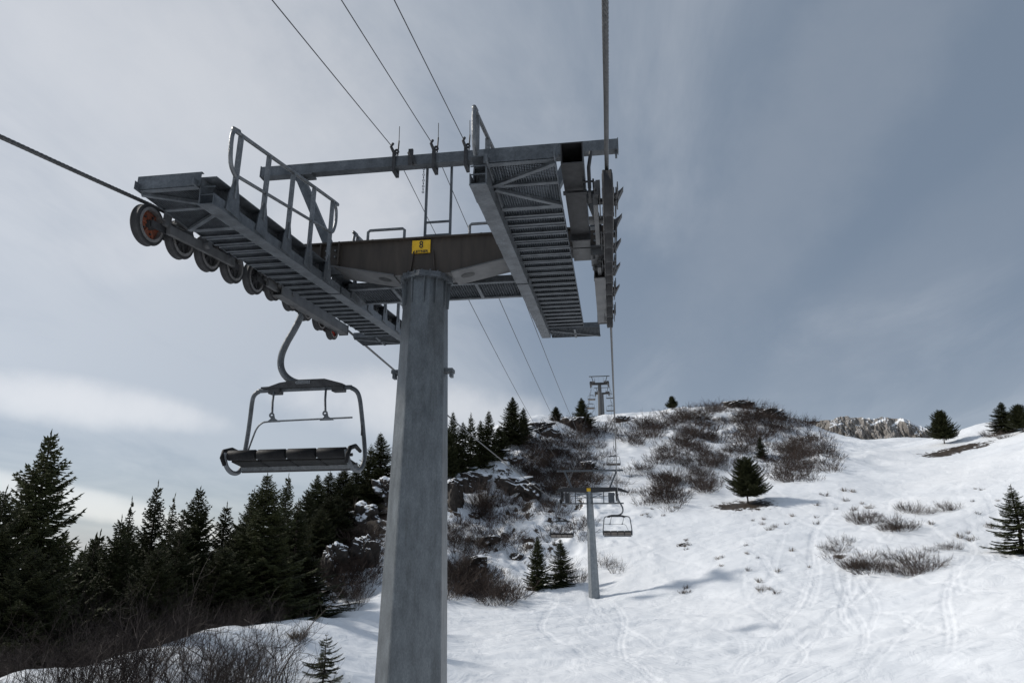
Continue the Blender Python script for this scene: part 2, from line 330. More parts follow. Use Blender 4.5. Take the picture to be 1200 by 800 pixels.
# merged ski tracks pressed into the piste
TR = []
_r = random.Random(5)
for k in range(24):
    x0 = _r.uniform(2, 26); TR.append((x0, _r.uniform(.15, .7), _r.uniform(16, 34), _r.uniform(0, 6.3), _r.uniform(-.55, .85), _r.uniform(.09, .13), _r.uniform(.028, .05), _r.uniform(36, 60), _r.uniform(62, 105)))
for k in range(10):
    x0 = _r.uniform(-2, 18); TR.append((x0, _r.uniform(.6, 1.8), _r.uniform(22, 44), _r.uniform(0, 6.3), _r.uniform(-.7, .7), _r.uniform(.07, .12), _r.uniform(.02, .05), _r.uniform(34, 46), _r.uniform(56, 80)))
def detail(x, y):
    r = np.hypot(x, y); ro = np.clip(gsum(ROUGH, x, y), 0, 1.2)
    far = np.clip(r/90., .35, 2.)
    z = .85*far*fbm(x/15., y/13., 3, 1) + .34*fbm((x+y*.6)/6.5, (y-.2*x)/2.1, 4, 9, .55)*np.clip(1.3-r/150, .4, 1) + .05*fbm(x/.8, y/.8, 2, 21)
    rid = 1-2*np.abs(fbm(x/7.5, y/7.5, 4, 31, .55)); z = z + ro*(1.7*(rid-.6) + .45*fbm(x/2.2, y/2.2, 3, 41))
    # snowdrift ripples
    w = x*.35+y*.94+1.8*fbm(x/6, y/6, 2, 55)*2
    z = z + .05*np.sin(w*1.5+3*fbm(x/9., y/9., 2, 66)*3)*np.clip(1-ro, 0, 1)*np.clip(1.2-r/160, 0, 1)
    for x0, amp, lam, ph, sl, wd, dp, y0, y1 in TR:
        m = (y > y0) & (y < y1) & (np.abs(x-x0-sl*(y-40)) < amp+2)
        if not m.any(): continue
        yy = y[m]; c = x0+sl*(yy-40)+amp*np.sin(yy*6.283/lam+ph); dc = sl+amp*6.283/lam*np.cos(yy*6.283/lam+ph)
        d = (x[m]-c)/np.sqrt(1+dc*dc); fade = np.clip((yy-y0)/3, 0, 1)*np.clip((y1-yy)/3, 0, 1)
        z[m] += fade*dp*(-np.exp(-(d/wd)**2)-np.exp(-((d-2.6*wd)/wd)**2)+.35*np.exp(-((d-4*wd)/wd)**2))
    return z
def H(x, y):
    x = np.atleast_1d(np.asarray(x, float)); y = np.atleast_1d(np.asarray(y, float))
    return base_h(x, y)+detail(x, y)
def h1(x, y): return float(H(x, y)[0])
def ground(px, py, r0=18, r1=420):
    d = ray(px, py); hd = math.hypot(d.x, d.y); rs = np.exp(np.linspace(math.log(r0), math.log(r1), 500))
    X = d.x/hd*rs; Y = d.y/hd*rs; Z = d.z/hd*rs; g = H(X, Y); below = np.nonzero(Z < g)[0]
    if len(below) == 0: return None
    i = below[0]
    if i == 0: return Vector((X[0], Y[0], g[0]))
    a = (Z-g)[i-1]; b = (Z-g)[i]; t = a/(a-b); r = rs[i-1]+(rs[i]-rs[i-1])*t; x, y = d.x/hd*r, d.y/hd*r
    return Vector((x, y, h1(x, y)))
def make_terrain():
    c = math.atan2(CF.x, CF.y)
    fa = np.arange(c-rad(44), c+rad(44), rad(.105)); lo = fa[0]; hi = fa[-1]
    rest = np.linspace(hi, lo+2*math.pi, 70)[1:-1]; az = np.concatenate([fa, rest])
    rr = np.concatenate([np.linspace(.5, 15, 14)[:-1], np.exp(np.arange(math.log(15), math.log(30), .02)), np.exp(np.arange(math.log(30), math.log(260), .0042)), np.exp(np.arange(math.log(260), math.log(520), .01)), np.exp(np.arange(math.log(520), math.log(3200), .06))])
    A, Rr = np.meshgrid(az, rr); X = Rr*np.sin(A); Y = Rr*np.cos(A); Z = H(X.ravel(), Y.ravel())
    V = np.stack([X.ravel(), Y.ravel(), Z], 1); na = len(az); nr = len(rr)
    i = np.arange(nr-1)[:, None]*na; j = np.arange(na)[None, :]; j2 = (j+1) % na
    F = np.stack([i+j, i+na+j, i+na+j2, i+j2], -1).reshape(-1, 4)[:, ::-1]
    me = np_mesh('snowy_ground', V, F, M['terrain'], True)
    b = np.clip(gsum(BARE, V[:, 0], V[:, 1]), 0, 1.3).astype(np.float32)
    at = me.attributes.new('bare', 'FLOAT', 'POINT'); at.data.foreach_set('value', b)
    o = bpy.data.objects.new('snowy_ground', me); COL.objects.link(o); tag(o, 'snow covered mountainside with ski tracks and bare brown patches', 'ground', kind='structure')
    print('terrain', len(V), 'z sign', (me.polygons[5000].normal.z))
make_terrain()
def make_cliff():
    prof = [(915,496),(930,493),(942,491.5),(965,491),(976,490.5),(984,488),(1002,487.5),(1009,488.5),(1014,490.5),(1035,488.5),(1052,489.5),(1062,491.5),(1070,495),(1080,499),(1090,504),(1098,509),(1108,515),(1125,519)]
    R0 = 900.; n = 420; xs = np.linspace(915, 1125, n); ty = np.interp(xs, [p[0] for p in prof], [p[1] for p in prof])+fbm(xs/3.7, xs*0, 3, 5)*.7
    vv = np.concatenate([np.linspace(-.6, 0, 6)[:-1], np.linspace(0, 1, 84), np.linspace(1.03, 1.9, 14)]); P = []
    for v in vv:
        for k, x in enumerate(xs):
            t = at_r(x, ty[k], R0); top = t.z; base = at_r(x, 528, R0).z; dx, dy = t.x/R0, t.y/R0; py = 528+(ty[k]-528)*max(0, min(1, v))
            if v < 0: z = base+v*60; r = R0-25+v*70
            elif v <= 1: z = base+(top-base)*v; r = R0-25+25*v**2.2
            else: z = top+(v-1)*9; r = R0+(v-1)*160
            P.append((dx*r, dy*r, z, v, x, r, py))
    P = np.array(P); s = P[:, 4]; z = P[:, 2]; py = P[:, 6]
    butt = np.abs(fbm((s+.35*z)/42., z/70., 4, 3, .55))*38; crag = fbm(s/7.+z/30., z/16., 4, 15, .62)*11; crack = -9*np.exp(-((((s+.4*z)/13.) % 1.-.5+.3*vnoise(s/9., z/12., 8))/.09)**2)*np.clip(vnoise(s/23., z/25., 18)*3, 0, 1)
    w = np.where((P[:, 3] >= 0) & (P[:, 3] <= 1), np.clip(1.1-P[:, 3]*.5, 0, 1), .3)
    k = (P[:, 5]+(butt+crag+crack)*w)/P[:, 5]
    V = np.stack([P[:, 0]*k, P[:, 1]*k, z+np.where(P[:, 3] > .97, 1., .0)*fbm(s/9., P[:, 5]/60, 3, 5)*2], 1)
    def seg(x0, y0, x1, y1, w0):
        ux, uy = x1-x0, y1-y0; L2 = ux*ux+uy*uy; t = np.clip(((s-x0)*ux+(py-y0)*uy)/L2, 0, 1); d = np.hypot(s-x0-t*ux, py-y0-t*uy); return np.clip(1.6-d/(w0*(.6+.5*t+vnoise(s/3., py/2., 6)*.9)), 0, 1)
    sn = np.maximum.reduce([seg(1019, 499, 1037, 490.5, 1.3), seg(1044, 500, 1054, 491, 1.4), seg(1052, 491, 1080, 499.5, 1.5), seg(971, 502, 985, 497, .8), seg(1010, 490.5, 1024, 490, 1.1), seg(1072, 496, 1125, 517, 2.2), np.where(P[:, 3] > 1.0, 1., 0.)]).astype(np.float32)
    nr = len(vv); i = np.arange(nr-1)[:, None]*n; j = np.arange(n-1)[None, :]
    F = np.stack([i+j, i+j+1, i+n+j+1, i+n+j], -1).reshape(-1, 4)
    me = np_mesh('limestone_cliff', V, F, M['cliff'], False); at = me.attributes.new('snow', 'FLOAT', 'POINT'); at.data.foreach_set('value', sn)
    o = bpy.data.objects.new('limestone_cliff', me); COL.objects.link(o)
    tag(o, 'grey limestone cliff with snow on its top far beyond the slope', 'cliff', kind='structure')
make_cliff()
def make_rock(name, px, py, wpx, hpx, label, seed, r=None, group=None, flat=.7):
    g = ground(px, py) if r is None else None
    if r is not None: p = at_r(px, py, r); g = Vector((p.x, p.y, h1(p.x, p.y)))
    if g is None: print('no ground', px, py); return
    dist = g.length; w = wpx*dist/800/2; h = hpx*dist/800
    bm = bmesh.new(); bmesh.ops.create_icosphere(bm, subdivisions=5, radius=1)
    V = np.array([v.co[:] for v in bm.verts]); F = [[v.index for v in f.verts] for f in bm.faces]; bm.free()
    n = fbm(V[:, 0]*1.3+seed, V[:, 1]*1.3+V[:, 2]*1.7, 4, seed, .6); n2 = fbm(V[:, 0]*1.1+5, V[:, 2]*1.5+V[:, 1]*.7+seed, 3, seed+9, .6)
    rid = 1-np.abs(fbm(V[:, 0]*2+V[:, 1], V[:, 2]*1.9-V[:, 1]*1.2, 4, seed+20, .6))*2
    k = 1+.7*n+.5*n2+.16*(rid-.7); V = V*k[:, None]
    V[:, 2] = np.where(V[:, 2] > .55, .55+(V[:, 2]-.55)*.35, V[:, 2])
    V *= np.array([w, w*.8, h*.9])
    me = np_mesh(name, V, F, M['rock'], True); o = bpy.data.objects.new(name, me); COL.objects.link(o)
    o.location = (g.x, g.y, g.z+h*.12); o.rotation_euler = (0, 0, seed*.7)
    tag(o, label, 'rock', group); return o
RK = [(633,505,44,13,'flat dark rock ledge at the ridge top below the small spruce'),(672,500,26,15,'rounded snow capped boulder beside the ridge spruce'),
 (604,572,42,18,'large dark rock ledge in the middle of the left hillside'),(556,566,34,14,'dark rock band left of the large hillside ledge'),(620,580,30,18,'brown rock face at the right end of the hillside ledge'),
 (529,590,24,32,'dark brown crag just right of the big pylon'),(545,570,28,14,'low dark rock under the ridge spruces right of the big pylon'),(576,636,22,10,'small dark rock with snow hood low on the left hillside'),(563,662,20,12,'small brown rock above the shrubs low on the left hillside'),
 (604,654,18,10,'small dark rock left of the two middle spruces'),(730,494,22,8,'dark rocky hump just right of the distant tower'),
 (424,612,34,28,'dark crag left of the big pylon above the snow gully'),(452,580,34,26,'dark crag high behind the big pylon on its left'),(392,668,30,34,'snow capped boulder left of the big pylon'),(365,696,24,24,'dark boulder at the foot of the spruces left of the pylon'),(427,660,26,36,'tall brown rock face against the left side of the big pylon'),(378,620,26,16,'dark rock under the hillside spruces far left of the pylon'),
 (862,476,34,8,'dark rock crest on top of the snowy knoll'),(905,488,30,10,'dark rock at the right shoulder of the knoll'),(690,548,20,10,'small dark rock under the haul rope on the hillside'),(600,541,20,8,'thin dark rock ledge near the ridge spruces'),(556,604,14,7,'tiny dark rock in the snow right of the big pylon')]
for i, (px, py, w, h, lb) in enumerate(RK): make_rock('rock_outcrop', px, py, w, h, lb, i+3)
# ------------------------------------------------------------------ vegetation
def spindles(S, D, Ln, W):
    S = np.asarray(S); D = np.asarray(D); n = len(S); D = D/np.linalg.norm(D, axis=1)[:, None]
    U = np.cross(D, np.array([.13, .21, .97])); U /= np.maximum(np.linalg.norm(U, axis=1), 1e-6)[:, None]; Wv = np.cross(D, U)
    ph = RNG.uniform(0, 6.28, n); V = np.zeros((n, 5, 3)); V[:, 0] = S; V[:, 4] = S+D*Ln[:, None]
    for k in range(3):
        a = ph+k*2.094; V[:, 1+k] = S+D*(Ln*.38)[:, None]+(U*np.cos(a)[:, None]+Wv*np.sin(a)[:, None])*W[:, None]
    b = (np.arange(n)*5)[:, None, None]; F = np.array([[0,2,1],[0,3,2],[0,1,3],[4,1,2],[4,2,3],[4,3,1]])[None]+b
    return V.reshape(-1, 3), F.reshape(-1, 3)
def sticks(A, B, ra, rb):
    A = np.asarray(A, float); B = np.asarray(B, float); n = len(A); D = B-A; D /= np.maximum(np.linalg.norm(D, axis=1), 1e-6)[:, None]
    U = np.cross(D, np.array([.31, .92, .11])); U /= np.maximum(np.linalg.norm(U, axis=1), 1e-6)[:, None]; W = np.cross(D, U)
    V = np.zeros((n, 6, 3)); ra = np.asarray(ra); rb = np.asarray(rb)
    for k in range(3):
        c, s = math.cos(k*2.094), math.sin(k*2.094); o = U*c+W*s
        V[:, k] = A+o*ra[:, None]; V[:, 3+k] = B+o*rb[:, None]
    b = (np.arange(n)*6)[:, None, None]; F = np.array([[0,1,4,3],[1,2,5,4],[2,0,3,5]])[None]+b
    return V.reshape(-1, 3), F.reshape(-1, 4)
def spruce_meshes(seed, Ht=10., Wd=4.6, gap=0., sp=.24, lo=.03, ragged=.25, ex=.92, plo=-.30):
    rg = np.random.default_rng(seed); S = []; D = []; Ln = []; W = []; TA = []; TB = []; Ra = []; Rb = []
    nz = 16; lean = rg.uniform(-.02, .02, 2)
    def trunk(z): return np.array([lean[0]*z+.05*math.sin(z*.7+seed), lean[1]*z+.04*math.cos(z*.9+seed), z])
    for i in range(nz):
        a, b = Ht*i/nz, Ht*(i+1)/nz; TA.append(trunk(a)); TB.append(trunk(b)); Ra.append(.16*(1-i/nz)**.8*Ht/10+.012); Rb.append(.16*(1-(i+1)/nz)**.8*Ht/10+.008)
    z = lo*Ht
    while z < Ht*.985:
        t = z/Ht; nb = 5+int(rg.integers(0, 3))
        if t > .9: nb = 4
        a0 = rg.uniform(0, 6.28); sector = 1+ragged*math.sin(a0*3+z)
        for k in range(nb):
            if rg.random() < gap: continue
            az = a0+k*6.283/nb+rg.uniform(-.35, .35)
            L = (Wd/2)*((1-t)**ex)*(.62+.38*min(1, t/.10+.25))*rg.uniform(.60, 1.10+ragged*.6)+.07
            pitch = plo+(.65-plo)*t**1.2+rg.uniform(-.12, .12)
            h = np.array([math.cos(az), math.sin(az), 0]); side = np.array([-math.sin(az), math.cos(az), 0])
            p0 = trunk(z+rg.uniform(-.06, .06)); ns = max(3, int(L/.105)); s = (np.arange(ns)+.5)/ns; s = np.maximum(s, .08)
            def pt(q): return p0+np.outer(q*L*math.cos(pitch), h)+np.outer(L*(q*math.sin(pitch)-.16*q*(1-q)*2+.14*q**3), [0, 0, 1])
            Pn = pt(s); Tn = pt(s+.04)-pt(s-.04); Tn /= np.linalg.norm(Tn, axis=1)[:, None]
            q = np.linspace(0, 1, 5); Q = pt(q)
            for i in range(4): TA.append(Q[i]); TB.append(Q[i+1]); Ra.append(.022*L/2*(1-q[i])+.006); Rb.append(.022*L/2*(1-q[i+1])+.004)
            for sg in (-1, 1):
                ln = (.42*L*(1-s)**.7*rg.uniform(.5, 1.2, ns)+.10-.04*t); d = Tn*.62+side*sg*.75+np.array([0, 0, -.20])+rg.normal(0, .10, (ns, 3)); d /= np.linalg.norm(d, axis=1)[:, None]
                S.append(Pn); D.append(d); Ln.append(ln*1.08); W.append(np.full(ns, .032))
                mt = int(max(2, .5*L/.10)); 
                for j in range(mt):
                    f = (j+.6)/mt; keep = ln > .10*(1+j*.35)
                    if not keep.any(): continue
                    c = Pn[keep]+d[keep]*(ln[keep]*f)[:, None]; nn = len(c)
                    for s2 in (-1, 1):
                        cr = np.cross(d[keep], [0, 0, 1.]); dd = d[keep]*.7+cr*s2*.6+rg.normal(0, .16, (nn, 3))+np.array([0, 0, -.30])
                        S.append(c); D.append(dd); Ln.append(rg.uniform(.10, .21, nn)*(1.1-.4*f)*(1-.35*t)); W.append(rg.uniform(.016, .030, nn))
            S.append(Pn); D.append(Tn+rg.normal(0, .1, Tn.shape)); Ln.append(np.full(ns, .20 if t < .8 else .13)); W.append(np.full(ns, .030))
        z += sp*(1.15-.55*t)*rg.uniform(.75, 1.25)
    S.append(np.array([trunk(Ht*.97), trunk(Ht*.99)])); D.append(np.array([[0, 0, 1.], [.1, 0, 1]])); Ln.append(np.array([.42, .3])); W.append(np.array([.03, .03]))
    V, F = spindles(np.concatenate(S), np.concatenate(D), np.concatenate(Ln), np.concatenate(W))
    V2, F2 = sticks(TA, TB, Ra, Rb); print('spruce', seed, len(F))
    return np_mesh('crown', V, F, M['spruce']), np_mesh('trunk', V2, F2, M['bark'])
SPR = [spruce_meshes(1, 10, 4.8, .08, .24, ragged=.45, ex=.82), spruce_meshes(2, 10, 4.2, .14, .27, ragged=.6, ex=.84), spruce_meshes(3, 10, 3.6, .10, .25, ragged=.45, ex=.86), spruce_meshes(4, 10, 5.6, .06, .25, .10, .5, ex=.7), spruce_meshes(5, 10, 4.4, .22, .30, ragged=.6), spruce_meshes(6, 10, 6.0, .38, .62, .06, ragged=.7, ex=.8), spruce_meshes(7, 10, 7.4, .06, .22, .20, ragged=.5, ex=.55, plo=.08)]
def spruce(x, y, z0, ht, wd, var, label, group, name='spruce_tree', tilt=0, rz=None):
    e = empty(name, (x, y, z0), rz if rz is not None else random.uniform(0, 6.28))
    w0 = [4.8, 4.2, 3.6, 5.6, 4.4, 6.0, 7.4][var]
    e.scale = (wd/w0, wd/w0, ht/10.); e.rotation_euler.x = tilt
    cr, tr = SPR[var]
    for nm, me in (('crown', cr), ('trunk', tr)):
        o = bpy.data.objects.new(nm, me); COL.objects.link(o); o.parent = e
    tag(e, label, 'tree', group); return e
def tree_top(tx, ty, r, wpx, var, label, group, **k):
    p = at_r(tx, ty, r); g = h1(p.x, p.y); d = math.sqrt(p.x**2+p.y**2); ht = p.z-g+.2
    if ht < 1: print('bad tree', tx, ty, ht); return
    return spruce(p.x, p.y, g-.2, ht, wpx*d/800*1.32, var, label, group, **k)
def tree_base(bx, by, ty, wpx, var, label, group, **k):
    g = ground(bx, by)
    if g is None: print('no ground tree', bx, by); return
    r = math.hypot(g.x, g.y); top = at_r(bx, ty, r); return spruce(g.x, g.y, g.z-.1, top.z-g.z+.1, wpx*r/800*1.05, var, label, group, **k)
LG = 'dark spruces at the left edge of the slope'
for a in [(66,508,44,125,0,'tallest dark spruce standing at the left edge of the picture'),
 (4,572,40,95,3,'dark spruce cut off by the left picture edge'),(-22,600,50,90,1,'spruce peeping in behind the leftmost one'),
 (118,628,52,60,2,'low spruce filling the gap right of the tallest left spruce'),
 (158,585,54,56,4,'thin spire spruce, left one of the three close tops'),(183,566,56,60,2,'highest of the three close spruce tops right of the tall one'),(203,580,53,52,4,'thin spire spruce, right one of the three close tops'),
 (140,606,50,70,1,'shorter bushy spruce before the three close tops'),
 (232,572,52,86,0,'broad spruce in the middle of the left group with a blunt crown'),(262,590,56,60,2,'slim spruce just right of the broad middle spruce'),(213,600,47,70,4,'shorter spruce left of the broad middle spruce'),
 (286,610,60,50,2,'small pale topped spruce between the middle and the right spruces'),
 (318,556,50,92,0,'broad dark spruce below the hanging chair'),(340,556,58,46,2,'slim spruce top right behind the broad one below the chair'),(299,574,56,56,1,'spruce top just left of the broad one below the chair'),
 (100,640,60,70,1,'spruce top behind the gap right of the tallest one'),(168,620,62,70,1,'dark spruce behind the three close tops'),(226,612,62,80,0,'dark spruce filling the gap left of the broad middle one'),(276,620,62,80,1,'dark spruce in the gap between the middle and right spruces'),(330,600,62,80,0,'dark spruce behind the broad one below the chair'),(352,585,56,56,1,'lower spruce right of the broad one below the chair'),(90,650,48,80,3,'low spruce in front of the tallest left spruce'),(185,640,45,80,3,'low dark spruce in front of the three close tops'),(265,640,47,80,3,'low dark spruce before the middle of the left group'),(40,640,38,90,3,'low dark spruce before the foot of the tallest spruce')]:
    tree_top(*a, LG)
random.seed(44)
for k in range(16):
    tx = 70+k*19+random.uniform(-8, 8); tree_top(tx, random.uniform(612, 650), random.uniform(52, 66), random.uniform(56, 80), random.choice([0, 1, 2]), 'lower dark spruce merging into the dark mass of the left group', 'lower spruces inside the left group')
HG = 'spruces on the hillside left of the big pylon'
for a in [(449,507,98,38,2,'highest hillside spruce touching the left side of the big pylon'),(434,520,96,34,4,'second highest hillside spruce left of the big pylon'),(420,545,92,36,1,'hillside spruce below the hanging chair corner'),(405,548,94,40,0,'hillside spruce behind the right end of the chair seat'),(388,552,88,40,2,'hillside spruce behind the chair seat, third from its right end'),(372,556,84,42,0,'hillside spruce behind the middle of the chair seat'),(360,572,76,42,1,'lower hillside spruce between the chair and the lower group'),(396,580,82,44,3,'broad hillside spruce beneath the chair right corner'),(430,566,90,46,3,'broad spruce above the dark crag left of the big pylon'),(442,548,94,40,0,'spruce wedged between the highest hillside ones'),(418,580,86,42,3,'bushy spruce in the dark middle of the hillside group'),(388,580,78,44,3,'bushy spruce low in the hillside group'),(404,604,78,36,1,'small spruce above the tall brown rock face'),(376,596,72,44,3,'bushy spruce above the boulders left of the big pylon'),(412,562,88,40,1,'bushy hillside spruce above the snow gully')]:
    tree_top(*a, HG)
RG = 'spruces along the ridge right of the big pylon'
for a in [(531,549,482,30,2,'ridge spruce nearest to the right side of the big pylon'),(552,546,483,28,4,'slender ridge spruce, second right of the big pylon'),(571,540,481,32,2,'ridge spruce left of the largest ridge spruce'),(562,546,492,28,1,'lower ridge spruce squeezed between two slender ones'),(541,552,494,30,1,'low ridge spruce behind the slender ones beside the pylon'),(584,534,500,30,1,'small ridge spruce at the left foot of the largest one'),
 (601,520,465,40,0,'largest ridge spruce with a full dark cone'),(614,512,477,24,2,'narrow ridge spruce leaning on the largest one'),
 (652,493,476,18,3,'tiny spruce alone on the ridge left of the distant tower'),(683,500,466,30,0,'pointed spruce right beside the distant tower'),(524,560,500,30,3,'dark spruce half hidden by the big pylon')]:
    tree_base(a[0], a[1], a[2], *a[3:], RG)
for a in [(631,690,628,32,0,'left one of the two spruces below the left chair'),(657,686,631,34,1,'right one of the two spruces, directly below the left chair'),(788,480,464,15,6,'tiny round spruce on the left crest of the knoll'),(893,536,512,16,2,'slim young conifer among the shrubs above the lone spruce'),
 (877,590,535,48,6,'lone spruce standing free in the middle of the snow slope'),(1107,520,480,29,6,'round spruce on the skyline right of the cliff'),(1178,507,470,30,2,'skyline spruce, left one of the pair at the right edge'),(1199,506,473,24,6,'skyline spruce, right one of the pair at the picture edge'),(1199,648,567,54,4,'spruce cut off by the right picture edge low on the slope')]:
    tree_base(a[0], a[1], a[2], *a[3:], 'single spruces scattered on the slope')
_g = ground(378, 806) or at_r(378, 806, 33); spruce(_g.x, _g.y, _g.z-.1, 2.35, 2.2, 5, 'small young spruce with gaps between its limbs at the bottom edge', 'single spruces scattered on the slope', name='young_spruce')

def shrub_mesh(name, seed, stems=34, ht=1.5, spread=.75, r0=.014, mat='twig', sub=4, rise=.0, base=.35, hlo=.6):
    rg = np.random.default_rng(seed); A = []; B = []; Ra = []; Rb = []
    def grow(p, d, L, r, lev):
        n = 4; q = p; dirn = d/np.linalg.norm(d); pts = [q]
        for i in range(n):
            dirn = dirn+rg.normal(0, .16, 3)+np.array([0, 0, .06+rise]); dirn /= np.linalg.norm(dirn); q2 = q+dirn*L/n
            ra = r*(1-.75*i/n); rb = r*(1-.75*(i+1)/n); A.append(q); B.append(q2); Ra.append(ra); Rb.append(rb); q = q2; pts.append(q)
            if lev > 0 and i > 0 or (lev > 0 and i == 0 and rg.random() < .3):
                for _ in range(sub if lev == 2 else max(2, sub-1)):
                    dd = dirn+rg.normal(0, .55, 3); grow(q-dirn*L/n*rg.random(), dd, L*rg.uniform(.28, .5), r*.5, lev-1)
    for k in range(stems):
        a = rg.uniform(0, 6.28); rr = base*math.sqrt(rg.random()); t = spread*math.sqrt(rg.random())
        grow(np.array([rr*math.cos(a), rr*math.sin(a), -.15]), np.array([math.cos(a)*t, math.sin(a)*t, 1-.3*t]), ht*rg.uniform(hlo, 1.1), r0*rg.uniform(.7, 1.2), 1 if stems > 20 else 2)
    V, F = sticks(A, B, Ra, Rb); return np_mesh(name, V, F, M[mat])
SH = [shrub_mesh('shrub_twigs', 20+i, 46, 1.6, .72, .014, 'twig' if i % 3 == 0 else 'twig_dark', 3, base=.95, hlo=.3) for i in range(6)]
SHL = [shrub_mesh('shrub_low', 40+i, 54, 1.05, 1.1, .015, 'twig_dark' if i else 'twig', 3, base=.9, hlo=.3) for i in range(3)]
SHT = [shrub_mesh('shrub_tall', 60+i, 26, 3.2, .55, .022, 'twig_dark' if i < 2 else 'twig', 4, base=.5) for i in range(4)]
SHF = [shrub_mesh('shrub_stems', 90+i, 15, 3.2, .5, .021, 'twig_black', 2, base=.5, hlo=.5) for i in range(3)]
THK = [shrub_mesh('shrub_thick', 70+i, 52, 3.0, .6, .012, 'twig_black', 3, base=1.0, hlo=.5) for i in range(4)]
TUFT = [shrub_mesh('tuft', 80+i, 26, .5, .9, .011, 'twig_dark' if i else 'grass', 2, base=.1) for i in range(2)]
NS = [0]
def shrub(p, me, s, label, group, name='bare_shrub', sz=1.0, cat='shrub'):
    o = bpy.data.objects.new(name, me); COL.objects.link(o); o.location = p; o.scale = (s, s*random.uniform(.85, 1.15), s*sz); o.rotation_euler = (0, 0, random.uniform(0, 6.28))
    tag(o, label, cat, group); NS[0] += 1; return o
def clump(x, y): return float(fbm(np.array([x/2.6]), np.array([y/5.]), 3, 91)[0])
def region(cx, cy, rx, ry, n, s, meshes, label, group, seed, sz=1., rot=0, name='bare_shrub', cat='shrub'):
    rr = random.Random(seed)
    for _ in range(int(n*1.45) if meshes is SH else n):
        a = rr.uniform(0, 6.28); q = math.sqrt(rr.random()); u, v = rx*q*math.cos(a), ry*q*math.sin(a)
        px, py = cx+u*math.cos(rad(rot))-v*math.sin(rad(rot)), cy+u*math.sin(rad(rot))+v*math.cos(rad(rot))
        g = ground(px, py)
        if g is None: continue
        if meshes is SH and clump(g.x, g.y) < -.10: continue
        shrub(g, rr.choice(meshes), s*rr.uniform(.65, 1.25), label, group, name, sz, cat)
SHRUBS = [(855,484,58,10,20,1.7,SH,'bare brown shrub in the dark thicket on top of the knoll'),
 (905,492,26,9,9,1.8,SH,'dark bare shrub on the right shoulder of the knoll'),
 (780,508,42,16,22,1.55,SH,'bare shrub on the upper slope right of the haul rope'),
 (845,512,48,14,18,1.5,SH,'bare shrub on the upper slope above the lone spruce'),
 (938,536,30,20,22,1.45,SH,'bare brown shrub in the dense thicket right of the lone spruce'),
 (805,548,40,22,19,1.1,SH,'bare shrub in the thicket left of the lone spruce'),
 (763,575,28,20,11,1.05,SH,'bare shrub on the slope above the right hand chair'),
 (957,500,44,6,10,1.6,SH,'bare shrub on the crest below the limestone cliff'),
 (725,492,10,14,5,1.5,SH,'bare shrub close beside the distant tower foot'),
 (668,500,28,8,8,1.1,SH,'bare shrub on the rocks beside the ridge spruce'),
 (662,540,36,30,22,1.05,SH,'bare shrub on the hillside behind the middle tower'),
 (590,545,44,10,7,.9,SH,'bare shrub on the snowy hillside below the ridge spruces'),
 (575,600,20,14,7,1.1,SHT,'tall thin shrub on the snow field right of the big pylon'),
 (645,595,36,16,9,1.0,SH,'bare shrub behind the crossarm of the middle tower'),
 (556,670,32,18,11,.8,SH,'bare shrub at the foot of the hillside right of the big pylon'),
 (562,697,40,7,10,1.25,SH,'bushy pale brown shrub on the snow edge right of the big pylon'),
 (718,664,15,9,7,1.05,SH,'rust brown shrub right of the middle tower foot'),
 (672,676,18,10,6,1.1,SH,'brown shrub between the two spruces and the middle tower'),
 (400,705,36,10,9,1.1,SH,'bare shrub at the foot of the crag left of the big pylon'),
 (408,640,30,40,9,1.1,SH,'bare shrub among the rocks left of the big pylon'),
 (1012,610,18,7,7,1.0,SHL,'low dark shrub in the upper left clump on the right hand piste'),
 (1046,616,22,6,7,1.0,SHL,'low dark shrub in the upper middle clump on the right hand piste'),
 (1090,597,34,5,8,.9,SHL,'thin low shrub in the highest row on the right hand piste'),
 (980,645,14,10,5,1.0,SHL,'low brown shrub at the left end of the lower clump on the piste'),
 (1045,663,56,12,20,1.05,SHL,'low dark shrub in the large lower clump on the right hand piste'),
 (1110,645,22,8,4,.7,SHL,'small low shrub right of the large clump on the piste'),
 (1168,510,20,4,6,1.1,SHL,'low shrub at the foot of the skyline spruce pair')]
for i, s in enumerate(SHRUBS): region(*s[:5], s[5]*(.78 if s[6] is SH else 1), *s[6:8], 'shrubs: '+s[7], 100+i)
for i, s in enumerate([(910,612,30,10,7,.9,'dry grass tuft on the snow right of the lone spruce'),(985,600,40,26,14,1.2,'dry twig tuft between the two shrub clumps on the right hand piste'),(1130,620,50,26,9,1.1,'dry twig tuft right of the shrub clumps on the piste'),(890,660,60,24,11,.8,'small dry tuft scattered on the snow below the lone spruce'),(800,692,16,3,4,1.,'dry tuft on the snow right of the middle tower'),(905,693,16,3,3,1.,'dry tuft at the centre of the lower piste'),(780,600,34,8,7,.8,'dry tuft above the right hand chair'),(1150,600,30,30,5,.7,'dry tuft high on the right hand piste'),(800,640,10,4,3,.9,'dry tuft by the small brown patch on the piste'),(350,748,10,4,4,1.2,'dry tuft on the snow left of the big pylon')]):
    region(s[0], s[1], s[2], s[3], s[4], s[5], TUFT, s[6], 'tufts: '+s[6], 300+i, name='dry_tuft', cat='dry plant')
